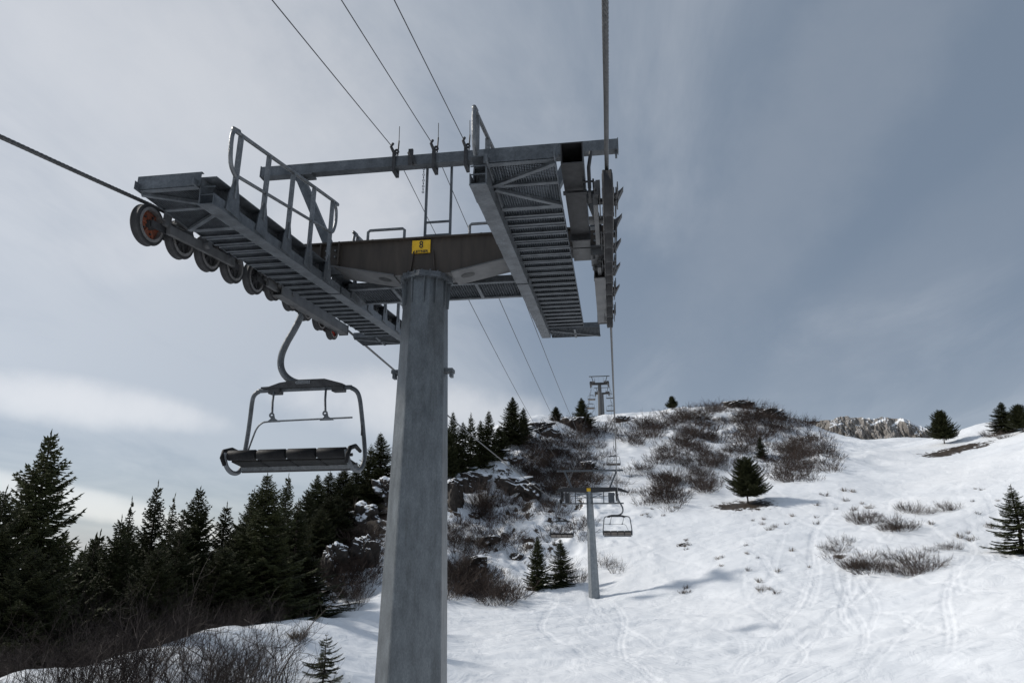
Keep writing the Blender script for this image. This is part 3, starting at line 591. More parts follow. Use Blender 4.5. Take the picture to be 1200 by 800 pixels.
# foreground stems and the purple-brown thicket beyond the crest
random.seed(21)
FGL = ['tall bare alder stems at the bottom left corner of the picture', 'bare alder shrub with upright stems along the bottom edge', 'bare alder shrub standing left of the young spruce']
for k in range(46):
    px = random.uniform(-20, 345); r = random.uniform(24, 33); az = at_r(px, 700, r); z = h1(az.x, az.y)
    i = 0 if px < 100 else (1 if px < 240 else 2)
    top = at_r(px, 765+random.uniform(-12, 22)-(34 if px > 90 and px < 330 else 0), r).z
    shrub((az.x, az.y, z-.1), SHF[k % 3], max(.35, (top-z)/3.1), FGL[i], 'foreground shrubs: '+FGL[i], 'alder_shrub')
BGL = ['brown leafless shrub in the dark thicket below the leftmost spruces', 'brown leafless shrub in the dark thicket in front of the middle spruces', 'reddish leafless shrub at the right end of the dark thicket']
for k in range(52):
    px = random.uniform(-30, 325); r = random.uniform(36, 47)+max(0, (px-200)/30); p = at_r(px, 700, r); z = h1(p.x, p.y)
    i = 0 if px < 120 else (1 if px < 250 else 2)
    ytop = 700+random.uniform(-14, 34)+ (8 if px > 230 else 0); top = at_r(px, ytop, r).z
    shrub((p.x, p.y, z-.2), THK[k % 4], max(.5, min(2.2, (top-z)/3.1)), BGL[i], 'thicket shrubs: '+BGL[i], 'alder_shrub')
def undergrowth():
    rg = np.random.default_rng(5); Vs = []; Fs = []; nb = 0
    base = []
    for k in range(5):
        A = []; B = []
        for _ in range(34):
            a = rg.uniform(0, 6.28); r = .9*math.sqrt(rg.random()); p = np.array([r*math.cos(a), r*math.sin(a), -.1]); d = np.array([math.cos(a)*.6, math.sin(a)*.6, 1.])+rg.normal(0, .25, 3); L = rg.uniform(.3, 1.2)
            q = p+d*L*.5; q2 = q+(d+rg.normal(0, .3, 3))*L*.5; A += [p, q]; B += [q, q2]
            for _ in range(3): t = rg.random(); s0 = q+(q2-q)*t*.7; A.append(s0); B.append(s0+(d+rg.normal(0, .6, 3))*L*.35)
        A = np.array(A); B = np.array(B); base.append(sticks(A, B, np.full(len(A), .014), np.full(len(A), .006)))
    reg = [(862,486,60,12,110),(785,508,54,20,150),(848,512,60,22,130),(936,538,42,26,110),(805,552,48,26,100),(762,576,36,26,60),(957,501,54,8,50),(662,540,46,40,190),(600,545,40,10,16),(552,655,36,38,80),(640,615,50,40,70),(575,600,14,14,10),(400,650,40,50,70),(690,500,34,12,24),(560,700,44,8,18)]
    for cx, cy, rx, ry, n in reg:
        for _ in range(int(n*1.8)):
            a = rg.uniform(0, 6.28); q = math.sqrt(rg.random()); g = ground(cx+1.1*rx*q*math.cos(a), cy+1.1*ry*q*math.sin(a))
            if g is None or clump(g.x, g.y) < rg.uniform(-.16, .08): continue
            V, F = base[int(rg.integers(0, 5))]; th = rg.uniform(0, 6.28); s = rg.uniform(.5, 1.35)*(1.2 if g.y > 130 else .9); c_, s_ = math.cos(th), math.sin(th)
            W = np.stack([(V[:, 0]*c_-V[:, 1]*s_)*s*1.3+g.x, (V[:, 0]*s_+V[:, 1]*c_)*s*1.3+g.y, V[:, 2]*s+g.z], 1); Vs.append(W); Fs.append(F+nb); nb += len(V)
    me = np_mesh('undergrowth', np.concatenate(Vs), np.concatenate(Fs), M['twig_dark']); o = bpy.data.objects.new('undergrowth', me); COL.objects.link(o)
    tag(o, 'thin bare undergrowth of twigs poking through the snow all over the hillside', 'undergrowth', kind='stuff')
undergrowth()
print('shrubs', NS[0])
# ------------------------------------------------------------------ chairlift
X0, Y0 = -2.55, 9.0; GA = 2.6
def zrope(Y):
    if Y < 6.38: return 3.74+.19*(Y-6.38)+.002*(Y-6.38)**2
    u = min(Y, 11.7)-6.38; z = 3.74+.155*u-.165*u*u/(2*5.32)
    if Y > 11.7:
        t = (Y-11.7)/(65-11.7); z = z+(3.62-z)*t-4*.22*t*(1-t)
    return z
T9 = Vector((-2.1, 65, 0)); T10 = Vector((-2.45, 200, 0)); T11 = Vector((-2.3, 262, 0))
T10top = at_y(703, 449, 200).z; T11top = at_y(705, 460.5, 262).z
RA, RB = 65.0, 200.0
def rope_pt(s, Y):
    xr = (X0+s*GA)+.03
    if Y <= 65:
        x = xr+(.40*(Y-9)/56 if Y > 9 else 0); return Vector((x, Y, zrope(Y)))
    t = (Y-65)/135.; x = xr+.40+(t*.10 if s > 0 else -.1*t)
    z = 3.62+(T10top-.35-3.62)*t-4*2.6*t*(1-t)
    if Y > 200:
        z = T10top-.35+(Y-200)*(T11top-T10top)/62.
    return Vector((x, Y, z))
def strand_rope(name, s, label, ynear):
    mb = MB(); ys = [ynear-6+.5*i for i in range(int((7-ynear+6)/.5)+1)]
    # laid wire strands on the near stretch
    lay = .30; step = lay/12; n = int((7.6-ynear)/step)
    for k in range(6):
        pts = []
        for i in range(n+1):
            y = ynear+i*step; c = rope_pt(s, y); a = 2*math.pi*(y/lay)+k*math.pi/3
            pts.append(c+Vector((math.cos(a)*.0135, 0, math.sin(a)*.0135)))
        mb.tube(pts, .0098, 5)
    mb.tube([rope_pt(s, y) for y in ys if y <= ynear+.01], .0225, 8)
    yy = [7.6+i*.8 for i in range(int((65-7.6)/.8)+1)]+[65+i*4 for i in range(0, 35)]+[210, 225, 240, 262, 275]
    mb.tube([rope_pt(s, y) for y in yy], [.0225 if y < 60 else .03 for y in yy], 8)
    o = mb.build(name, M['rope'], recalc=False); tag(o, label, 'cable', 'haul rope runs'); return o
strand_rope('haul_rope', 1, 'thick twisted steel haul rope running straight overhead up to the right sheaves', -1.0)
strand_rope('haul_rope', -1, 'thick twisted steel haul rope entering from the left edge onto the left sheaves', 1.0)

def rot_yz(slope): # matrix whose local Y climbs with the slope
    a = math.atan(slope); return Matrix.Rotation(a, 3, 'X')
def grating(mb, x0, x1, y0, y1, z, R=None, pit=.026, m=0, deep=.045, cross=.06):
    n = max(2, int((x1-x0)/pit))
    for i in range(n+1):
        x = x0+(x1-x0)*i/n; mb.box((x, (y0+y1)/2, z), (.004, y1-y0, deep), None, m)
    n = max(1, int((y1-y0)/cross*2.2))
    for i in range(n+1):
        y = y0+(y1-y0)*i/n; mb.box(((x0+x1)/2, y, z+.006), (x1-x0, .005, .012), None, m)
def make_text(body, size, loc, parent, name='lettering', off=Vector((0, 0, 0)), extr=.002, sx=1, bold=0.0):
    cu = bpy.data.curves.new('lettering', 'FONT'); cu.body = body; cu.size = size; cu.align_x = 'CENTER'; cu.align_y = 'CENTER'; cu.extrude = extr; cu.offset = bold
    t = bpy.data.objects.new('tmp', cu); COL.objects.link(t); bpy.context.view_layer.update()
    me = bpy.data.meshes.new_from_object(t.evaluated_get(bpy.context.evaluated_depsgraph_get())); bpy.data.objects.remove(t)
    me.materials.clear(); me.materials.append(M['black']); o = bpy.data.objects.new(name, me); COL.objects.link(o)
    o.parent = parent; o.rotation_euler = (rad(90), 0, 0); o.location = Vector(loc)-off; o.scale = (sx, 1, 1); return o
def sheave_wheel(parent, cx, cy, cz, r, face, off, hubmat, wid=.10):
    "face: +1 shows its hub towards +x"
    c = Vector((cx, cy, cz))-off
    t = MB(); h = wid/2
    t.lathe([(r*.80, -h), (r*.97, -h), (r, -h*.75), (r*.965, -h*.25), (r*.965, h*.25), (r, h*.75), (r*.97, h), (r*.80, h)], (0, 0, 0), 'x', 36)
    o = t.build('sheave', M['rubber'], parent); o.location = c
    a = MB(); a.lathe([(r*.70, -h*1.12), (r*.84, -h*1.12), (r*.84, h*1.12), (r*.70, h*1.12), (r*.68, 0)], (0, 0, 0), 'x', 36); a.build('rim', M['alu'], o)
    b = MB(); b.lathe([(.02, -h*.35), (r*.71, -h*.15), (r*.71, h*.15), (.02, h*.35)], (0, 0, 0), 'x', 36)
    for k in range(6):
        q = k*math.pi/3; b.bar((face*h*.3, r*.25*math.cos(q), r*.25*math.sin(q)), (face*h*.22, r*.66*math.cos(q), r*.66*math.sin(q)), .022, .03, (1, 0, 0))
    b.build('wheel_disc', hubmat, o)
    d = MB(); d.lathe([(0.001, -h*1.2), (r*.24, -h*1.2), (r*.26, 0), (r*.24, h*1.35), (.001, h*1.35)], (0, 0, 0), 'x', 20)
    for k in range(5):
        q = k*1.2566; d.lathe([(.001, h*.35), (.012, h*.35), (.012, h*.62), (.001, h*.62)], (0, r*.45*math.cos(q), r*.45*math.sin(q)), 'x', 6)
    d.build('hub', M['dark'], o); return o

def big_tower():
    zg = h1(X0, Y0)-.3; off = Vector((X0, Y0, zg))
    root = empty('lift_tower', off)
    tag(root, 'large galvanised lift tower number 8 with crossarm and walkways filling the middle', 'ski lift tower')
    def B(mb, name, mats, parent=root, **k):
        mb.v = [tuple(Vector(v)-off) for v in mb.v]; return mb.build(name, mats, parent, **k)
    # pylon
    def rp(z): return .318+(3.66-z)*.0248
    mb = MB(); vs = []
    for z in (zg, -4, -1, 1.5, 3.66):
        for k in range(8):
            a = rad(22.5+45*k); vs.append((X0+rp(z)*math.cos(a)*1.0, Y0+rp(z)*math.sin(a), z))
    fs = [(i*8+k, i*8+(k+1) % 8, (i+1)*8+(k+1) % 8, (i+1)*8+k) for i in range(4) for k in range(8)]
    mb.add(vs, fs); pyl = B(mb, 'pylon', M['pylon'], bevel=.012)
    mb = MB()      # weld bead + stiffener fins beneath the cap
    for k in range(12):
        a = rad(30*k+11); r0_ = rp(3.5)*.94; d = Vector((math.cos(a), math.sin(a), 0)); c = Vector((X0, Y0, 0))
        mb.add([c+d*r0_+Vector((0, 0, 3.25)), c+d*(r0_+.03)+Vector((0, 0, 3.25)), c+d*(r0_+.05)+Vector((0, 0, 3.62)), c+d*r0_+Vector((0, 0, 3.62))]+
               [c+d*r0_+Vector((0, 0, 3.25))+d.cross(Vector((0, 0, 1)))*.012, c+d*(r0_+.03)+Vector((0, 0, 3.25))+d.cross(Vector((0, 0, 1)))*.012, c+d*(r0_+.05)+Vector((0, 0, 3.62))+d.cross(Vector((0, 0, 1)))*.012, c+d*r0_+Vector((0, 0, 3.62))+d.cross(Vector((0, 0, 1)))*.012],
               [(0,1,2,3),(7,6,5,4),(0,4,5,1),(1,5,6,2),(2,6,7,3),(3,7,4,0)])
    B(mb, 'stiffener', M['pylon'])
    mb = MB(); mb.lathe([(.2, 3.622), (.395, 3.622), (.395, 3.662), (.2, 3.662)], (X0, Y0, 0), 'z', 8)
    mb.lathe([(.2, 3.668), (.385, 3.668), (.385, 3.705), (.2, 3.705)], (X0, Y0, 0), 'z', 8)
    for k in range(20):
        a = rad(18*k+5); mb.lathe([(.001, 3.605), (.012, 3.605), (.012, 3.722), (.001, 3.722)], (X0+.36*math.cos(a), Y0+.36*math.sin(a), 0), 'z', 6)
    B(mb, 'cap_flange', M['galv'])
    for s in (-1, 1):
        mb = MB(); x = X0+s*(rp(2.3)*.93+.05); mb.box((x, Y0, 2.32), (.12, .16, .05)); mb.box((x+s*.03, Y0, 2.27), (.04, .10, .08)); B(mb, 'bracket', M['galv'])
    mb = MB()
    for s in (-1, 1):
        for k in range(6): mb.lathe([(.001, Y0-.225), (.016, Y0-.225), (.016, Y0-.20), (.001, Y0-.20)], (X0+s*(2.25+.1*(k % 3)), 0, 4.06+.1*(k//3)), 'y', 6)
        for k in range(4): mb.lathe([(.001, Y0-.225), (.013, Y0-.225), (.013, Y0-.20), (.001, Y0-.20)], (X0+s*(1.34+.14*(k % 2)), 0, 4.05+.1*(k//2)), 'y', 6)
    B(mb, 'bolts', M['galv_light'])
    # crossarm
    mb = MB(); top = 4.25
    prof = [(-2.66, 4.0), (-2.66, top), (2.66, top), (2.66, 4.0), (1.75, 3.99), (.42, 3.71), (-.42, 3.71), (-1.75, 3.99)]
    mb.prism([(X0+a, b) for a, b in prof], Y0-.20, Y0+.20, 'y', 0, 1)
    mb.box((X0, Y0, top+.012), (5.40, .50, .024), None, 0); 
    for s in (-1, 1):
        mb.bar((X0+s*.42, Y0, 3.70), (X0+s*1.77, Y0, 3.98), .50, .02, (0, 0, 1), 1)
        # flat black oval on the uncut inclined plate, painting the shade inside a hand hole
        c = Vector((X0+s*.62, Y0-.02, 3.727)); pts = []
        for k in range(20):
            q = k*.314; pts.append(c+Vector((math.cos(q)*.10, math.sin(q)*.075, math.cos(q)*.10*s*.207)))
        mb.add(pts, [tuple(range(20))], 2)
        for dx in (.18,): mb.bar((X0+s*dx, Y0-.225, 3.72), (X0+s*dx*.8, Y0-.207, 4.05), .014, .06, (0, 1, 0), 0)
        mb.box((X0+s*1.27, Y0-.235, 4.09), (.02, .07, .36), None, 0); mb.box((X0+s*1.55, Y0-.235, 4.09), (.02, .07, .30), None, 0)
        mb.lathe([(.028, -.008), (.044, -.008), (.044, .008), (.028, .008)], (X0+s*.82, Y0-.1, top+.055), 'y', 14, 1)
    cb = B(mb, 'crossarm', [M['brown'], M['grey'], M['black']])
    for s, xc in ((-1, -3.16), (1, -1.62)):
        mb = MB(); w_ = .28; mb.tube([(xc-w_, Y0-.12, top), (xc-w_, Y0-.12, top+.21), (xc-w_+.03, Y0-.12, top+.235), (xc+w_-.03, Y0-.12, top+.235), (xc+w_, Y0-.12, top+.21), (xc+w_, Y0-.12, top)], .022, 8); B(mb, 'grab_handle', M['galv_light'])
    # number plate
    mb = MB(); mb.box((-2.585, Y0-.222, 4.125), (.27, .012, .20)); sg = B(mb, 'number_plate', M['yellow'])
    for nm, a in (('8', (-2.585, Y0-.231, 4.150)), ('LEITNER', (-2.585, Y0-.231, 4.047))):
        make_text(nm, .155 if nm == '8' else .056, a, sg, 'lettering', off, .001, .8 if nm == '8' else 1.0, .002 if nm == '8' else .0015)
    # cable beam on struts
    mb = MB(); mb.box((X0+.03, Y0+.05, 5.69), (5.62, .15, .17)); 
    for x in (X0+.03-2.812, X0+.03+2.812): mb.box((x, Y0+.05, 5.69), (.012, .17, .19))
    mb.box((.26, Y0+.05, 5.56), (.03, .05, .12))
    bm_ = B(mb, 'cable_beam', M['galv'])
    for s in (-1, 1):
        mb = MB(); mb.bar((X0+s*2.15, Y0+.05, 5.60), (X0+s*1.52, Y0+.05, 4.27), .13, .13); mb.box((X0+s*2.08, Y0+.05, 5.585), (.34, .2, .03)); mb.box((X0+s*1.52, Y0+.05, 4.29), (.30, .26, .03)); B(mb, 'strut', M['galv'])
    for xc in (-3.13, -2.50, -2.0):
        mb = MB(); mb.box((xc, Y0-.05, 5.66), (.05, .03, .30)); mb.box((xc, Y0+.15, 5.66), (.05, .03, .30)); mb.box((xc, Y0+.05, 5.52), (.05, .23, .03))
        mb.tube([(xc, Y0-.05, 5.80), (xc-.02, Y0-.16, 5.86), (xc-.01, Y0-.10, 5.95)], .022, 7); mb.tube([(xc+.04, Y0+.0, 5.80), (xc+.05, Y0, 6.06)], .012, 6); mb.tube([(xc+.05, Y0, 6.03), (xc+.045, Y0, 6.32)], .006, 5)
        mb.lathe([(.02, -.02), (.036, -.02), (.036, .02), (.02, .02)], (xc+.03, Y0-.02, 5.86), 'y', 12); B(mb, 'cable_clamp', M['dark'])
    mb = MB(); mb.box((-2.86, Y0-.06, 5.72), (.07, .04, .26)); mb.bar((-2.88, Y0-.08, 5.80), (-2.80, Y0-.02, 5.60), .06, .05); B(mb, 'bracket', M['dark'])
    # ladder
    mb = MB()
    for x in (-2.66, -2.27): mb.box((x, Y0+.2, 5.06), (.032, .045, 1.66))
    for z in (4.50, 4.72, 5.87): mb.box((-2.465, Y0+.2, z), (.36, .028, .028))
    mb.box((-2.465, Y0+.2, 5.89), (.43, .03, .03)); 
    for i in range(9): mb.lathe([(.012, -.004), (.02, -.004), (.02, .004), (.012, .004)], (-2.695, Y0+.12, 5.6-.05*i), 'x' if i % 2 else 'y', 8)
    B(mb, 'ladder', M['galv'])
    # walkways
    def zb(Y): return 3.30+.083*(Y-5.7)
    for s in (-1, 1):
        xs = X0+s*1.40; xi = X0+s*1.49; xo = X0+s*2.14; x0, x1 = min(xi, xo), max(xi, xo)
        sl = .083; R = rot_yz(sl)
        for part, (ya, yb) in enumerate(((5.70, 9.02), (9.06, 12.75))):
            mb = MB(); zm = zb((ya+yb)/2); Lc = (yb-ya)
            mb.box((xs, (ya+yb)/2, zm), (.17, Lc, .012), R); 
            mb.box((xs-s*.0, (ya+yb)/2, zm+.30), (.17, Lc, .012), R)
            mb.box((xs+s*.078, (ya+yb)/2, zm+.15), (.012, Lc, .288), R)          # web on the tread side
            mb.box((xs-s*.078, (ya+yb)/2, zm+.06), (.010, Lc, .108), R)           # low lip on the tower side
            mb.box((xs, ya+.02, zb(ya)+.11), (.155, .01, .01), None); mb.box((xs, ya+.02, zb(ya)+.20), (.155, .01, .01), None)
            np_ = 5 if part == 0 else 5; posts = [ya+.34+i*(2.46)/(np_-1) for i in range(np_)] if part == 0 else [9.55+i*.74 for i in range(5)]
            for y in posts:                                                      # bracket plates that carry the rail posts
                z = zb(y)
                xx = xs-s*.092
                mb.prism([(y-.13, z+.02), (y+.13, z+.02), (y+.10, z+.22), (y+.035, z+.42), (y-.035, z+.42), (y-.10, z+.22)], xx-.007, xx+.007, 'x')
                mb.box((xs-s*.02, y, z+.16), (.12, .008, .27))
            st = B(mb, 'walkway', M['galv'])
            # treads
            if part == 0: tys = [6.72+i*.262 for i in range(9)]
            else: tys = [6.72+i*.262 for i in range(9, 22)]
            for y in tys:
                t = MB(); z = zb(y)+.145
                t.box(((x0+x1)/2, y-.092, z-.012), (x1-x0, .006, .062)); t.box(((x0+x1)/2, y+.092, z-.012), (x1-x0, .006, .062))
                t.box(((x0+x1)/2, y-.077, z-.041), (x1-x0, .03, .004)); t.box(((x0+x1)/2, y+.077, z-.041), (x1-x0, .03, .004))
                grating(t, x0, x1, y-.088, y+.088, z+.002, pit=.028)
                for x in (x0-.002, x1+.002): t.box((x, y, z), (.006, .184, .07))
                B(t, 'tread', M['galv'], parent=st)
            # end platforms with toe boards
            t = MB()
            if part == 0:
                z = zb(5.9)+.20; ya2 = 5.67
                grating(t, x0, x1, ya2, 6.08, z); grating(t, x0+.12*0, x1, 6.14, 6.56, z-.0)
                t.box(((x0+x1)/2, ya2, z+.055), (x1-x0+.06, .006, .15)); t.box(((x0+x1)/2, ya2+.03, z-.03), (x1-x0, .06, .006)); t.box(((x0+x1)/2, ya2+.02, z+.131), (x1-x0+.06, .04, .005))
                t.box(((x0+x1)/2, 6.11, z-.01), (x1-x0, .05, .055)); t.box(((x0+x1)/2, 6.60, z-.01), (x1-x0, .05, .055))
                t.bar((xi, 6.06, z-.045), (xo, ya2+.05, z-.045), .045, .035); t.bar((xi, 6.14, z-.045), (xo, 6.56, z-.045), .045, .035)
                t.box((xo, 6.1, z+.0), (.006, 1.0, .09)); t.box((xi+s*.01, 6.1, z-.0), (.02, 1.0, .07))
            else:
                z = zb(12.5)+.12; X2 = xo+s*.30; a, b = min(xi, X2), max(xi, X2)
                grating(t, a, b, 12.45, 13.0, z); t.box(((a+b)/2, 12.45, z+.03), (b-a, .008, .10)); t.box(((a+b)/2, 13.0, z+.06), (b-a, .008, .18))
                t.bar((a, 12.5, z-.03), (b, 12.98, z-.03), .04, .03); t.box(((a+b)/2, 12.73, z-.03), (.04, .55, .03))
            B(t, 'end_platform', M['galv'], parent=st)
            # hand rail
            t = MB(); rz = lambda y: zb(y)+.96+(.125*(y-5.9) if part == 0 else .15)
            xr_ = xs-s*.085; y_a, y_b = posts[0], posts[-1]; yend = y_b
            for y in posts: t.bar((xr_, y, zb(y)+.2), (xr_, y, rz(y)-.02), .034, .052, (1, 0, 0))
            t.tube(smooth([(xr_, y_a, rz(y_a)-.52), (xr_, y_a-.13, rz(y_a)-.42), (xr_, y_a-.17, rz(y_a)-.14), (xr_, y_a-.13, rz(y_a)-.03), (xr_, y_a-.05, rz(y_a)+.01), (xr_, y_a+.02, rz(y_a)), (xr_, yend, rz(yend)), (xr_, yend+.08, rz(yend)-.02), (xr_, yend+.15, rz(yend)-.10), (xr_, yend+.16, rz(yend)-.28), (xr_, yend+.09, rz(yend)-.45), (xr_, yend, rz(yend)-.50)], 4), .024, 8)
            t.tube([(xr_, y_a, rz(y_a)-.50), (xr_, yend, rz(yend)-.50)], .020, 8)
            B(t, 'hand_rail', M['galv_light'], parent=st)
    # transverse platform behind the crossarm
    t = MB(); grating(t, -3.86, -1.24, Y0+.42, Y0+1.02, 3.80, pit=.04)
    for y, h in ((Y0+.40, .10), (Y0+1.04, .20)): t.box((X0, y, 3.80+h/2-.03), (2.70, .008, h)); t.box((X0, y, 3.765), (2.7, .06, .02))
    for x in (-3.86, -3.2, -1.9, -1.24): t.box((x, Y0+.72, 3.77), (.05, .62, .04))
    B(t, 'service_platform', M['galv'])
    # sheave trains
    for s in (-1, 1):
        xw = X0+s*GA+.03; ci = -s   # hub side faces the tower
        r = .215; ys = [6.42+i*.585 for i in range(10)]
        for i, y in enumerate(ys):
            hm = M['orange'] if (i == 0) else (M['red'] if i == 9 else M['dark'])
            rr_ = .24 if i < 5 else .205
            sheave_wheel(root, xw, y, zrope(y)-rr_-.012, rr_, ci, off, hm)
        for i in range(5):                                                      # two-wheel rockers
            a, b = ys[2*i], ys[2*i+1]; za, zb_ = zrope(a)-.26, zrope(b)-.26; t = MB()
            for sd_ in (-.085, .085):
                t.bar((xw+sd_, a-.05, za), (xw+sd_, b+.05, zb_), .012, .085, (0, 0, 1)); 
                t.prism([(a+.1, za-.03), (b-.1, zb_-.03), (b-.2, zb_+.12), (a+.2, za+.12)], xw+sd_-.005, xw+sd_+.005, 'x')
            t.lathe([(.001, -.11), (.035, -.11), (.035, .11), (.001, .11)], (xw, (a+b)/2, (za+zb_)/2+.03), 'x', 12)
            B(t, 'rocker_arm', M['dark'])
        xk = xw+ci*.13
        for a, b in ((0, 3), (4, 7)):                                           # four-wheel equaliser bars
            t = MB(); ya, yb = ys[a]+.28, ys[b]-.28; t.bar((xk, ya-.1, zrope(ya)-.27), (xk, yb+.1, zrope(yb)-.25), .05, .11); t.bar((xk, (ya+yb)/2, zrope((ya+yb)/2)-.2), (xk+ci*.10, (ya+yb)/2, zrope((ya+yb)/2)+.12), .07, .12, (0, 1, 0))
            t.lathe([(.001, -.09), (.05, -.09), (.05, .09), (.001, .09)], (xk, (ya+yb)/2, zrope((ya+yb)/2)-.24), 'x', 14); B(t, 'equaliser_bar', M['grey'])
        xc = X0+s*2.27
        t = MB()                                                                # near carrier, hollow box
        for dx, dz, w_, h_ in ((0, .12, .24, .012), (0, -.12, .24, .012), (.114, 0, .012, .228), (-.114, 0, .012, .228)): t.bar((xc+dx, 6.40, 3.99+dz), (xc+dx, 8.55, 4.09+dz), w_, h_)
        t.box((xc, 6.9, 4.0), (.21, .01, .21)); t.box((xc, 8.35, 3.93), (.27, .03, .12)); t.box((xc, 7.0, 3.845), (.27, .05, .03))
        B(t, 'carrier_beam', M['dark'])
        t = MB()
        for dx, dz, w_, h_ in ((0, .08, .16, .012), (0, -.08, .16, .012), (.074, 0, .012, .148), (-.074, 0, .012, .148)): t.bar((xk+dx-ci*.0, 9.25, 3.77+dz), (xk+dx, 11.95, 3.96+dz), w_, h_)
        t.box((xk, 9.45, 3.78), (.14, .01, .14)); t.box((xk, 11.955, 3.96), (.18, .012, .20)); t.box((xk, 9.3, 3.88), (.2, .2, .03)); t.box((xk-ci*.02, 10.2, 3.93), (.1, .22, .12))
        t.lathe([(.03, -.008), (.048, -.008), (.048, .008), (.03, .008)], (xk, 11.0, 4.06), 'y', 14)
        B(t, 'carrier_beam', M['grey'])
        t = MB(); t.box((xk+ci*.02, Y0+.42, 4.0), (.10, .45, .40)); t.box((xk, Y0, 3.93), (.22, .40, .16)); t.box((xc, Y0-.38, 4.06), (.24, .36, .20))
        for yy in (-.16, .16):
            for xx in (-.07, .07): t.lathe([(.001, 3.80), (.018, 3.80), (.018, 4.02), (.001, 4.02)], (xk+xx, Y0+yy, 0), 'z', 6)
        t.box((X0+s*2.36, Y0, 3.975), (.44, .46, .03)); B(t, 'mounting_plate', M['grey'])
        for y in (6.95, 7.9, 9.9, 10.8):
            t = MB(); z = zrope(y)-.12; t.bar((xk, y, z-.10), (xk+ci*.02, y+.03, z+.24), .02, .16, (0, 1, 0)); t.box((xk+ci*.05, y, z+.05), (.08, .10, .10)); B(t, 'side_plate', M['galv'] if y > 7.5 else M['dark'])
        t = MB(); t.tube([(xk+ci*.06, 6.7, 3.72), (xk+ci*.06, 6.6, 3.92), (xk+ci*.03, 6.62, 4.12)], .02, 6); t.box((xk+ci*.06, 6.75, 3.7), (.03, .25, .14)); t.box((xk+ci*.12, 6.85, 3.83), (.02, .02, .16)); t.tube([(xk+ci*.14, 6.8, 3.86), (xk+ci*.02, 6.8, 3.86)], .012, 6)
        B(t, 'brittle_bar_switch', M['dark'])
        for i in range(5):
            a, b = ys[2*i], ys[2*i+1]; ym = (a+b)/2; t = MB(); z = zrope(ym)-.2
            t.box((xw-ci*.105, ym, z+.02), (.012, .46, .09)); t.box((xw+ci*.10, ym+.1, z+.16), (.05, .07, .22)); t.box((xw+ci*.12, ym-.14, z+.03), (.04, .10, .16)); t.tube([(xw+ci*.13, ym-.25, z), (xw+ci*.13, ym+.25, z+.06)], .012, 6)
            t.lathe([(.001, -.03), (.03, -.03), (.03, .03), (.001, .03)], (xw+ci*.13, ym, z+.03), 'x', 10); B(t, 'wheel_bracket', M['dark'] if i % 2 else M['grey'])
        if s > 0:
            for y in (7.0, 7.85, 8.75, 9.75, 10.75):                             # rope catchers, curved horns on the outer side
                t = MB(); z = zrope(y)-.06; P0 = [(.055, -.09), (.10, -.10), (.13, -.03), (.185, .08), (.14, .035), (.09, .0), (.055, .02)]
                t.prism([(xw+a, z+b) for a, b in P0], y-.06, y+.06, 'y'); t.box((xw+.06, y, z-.06), (.02, .4, .12)); B(t, 'rope_catcher', M['dark'], bevel=.006)
    return root
big_tower()

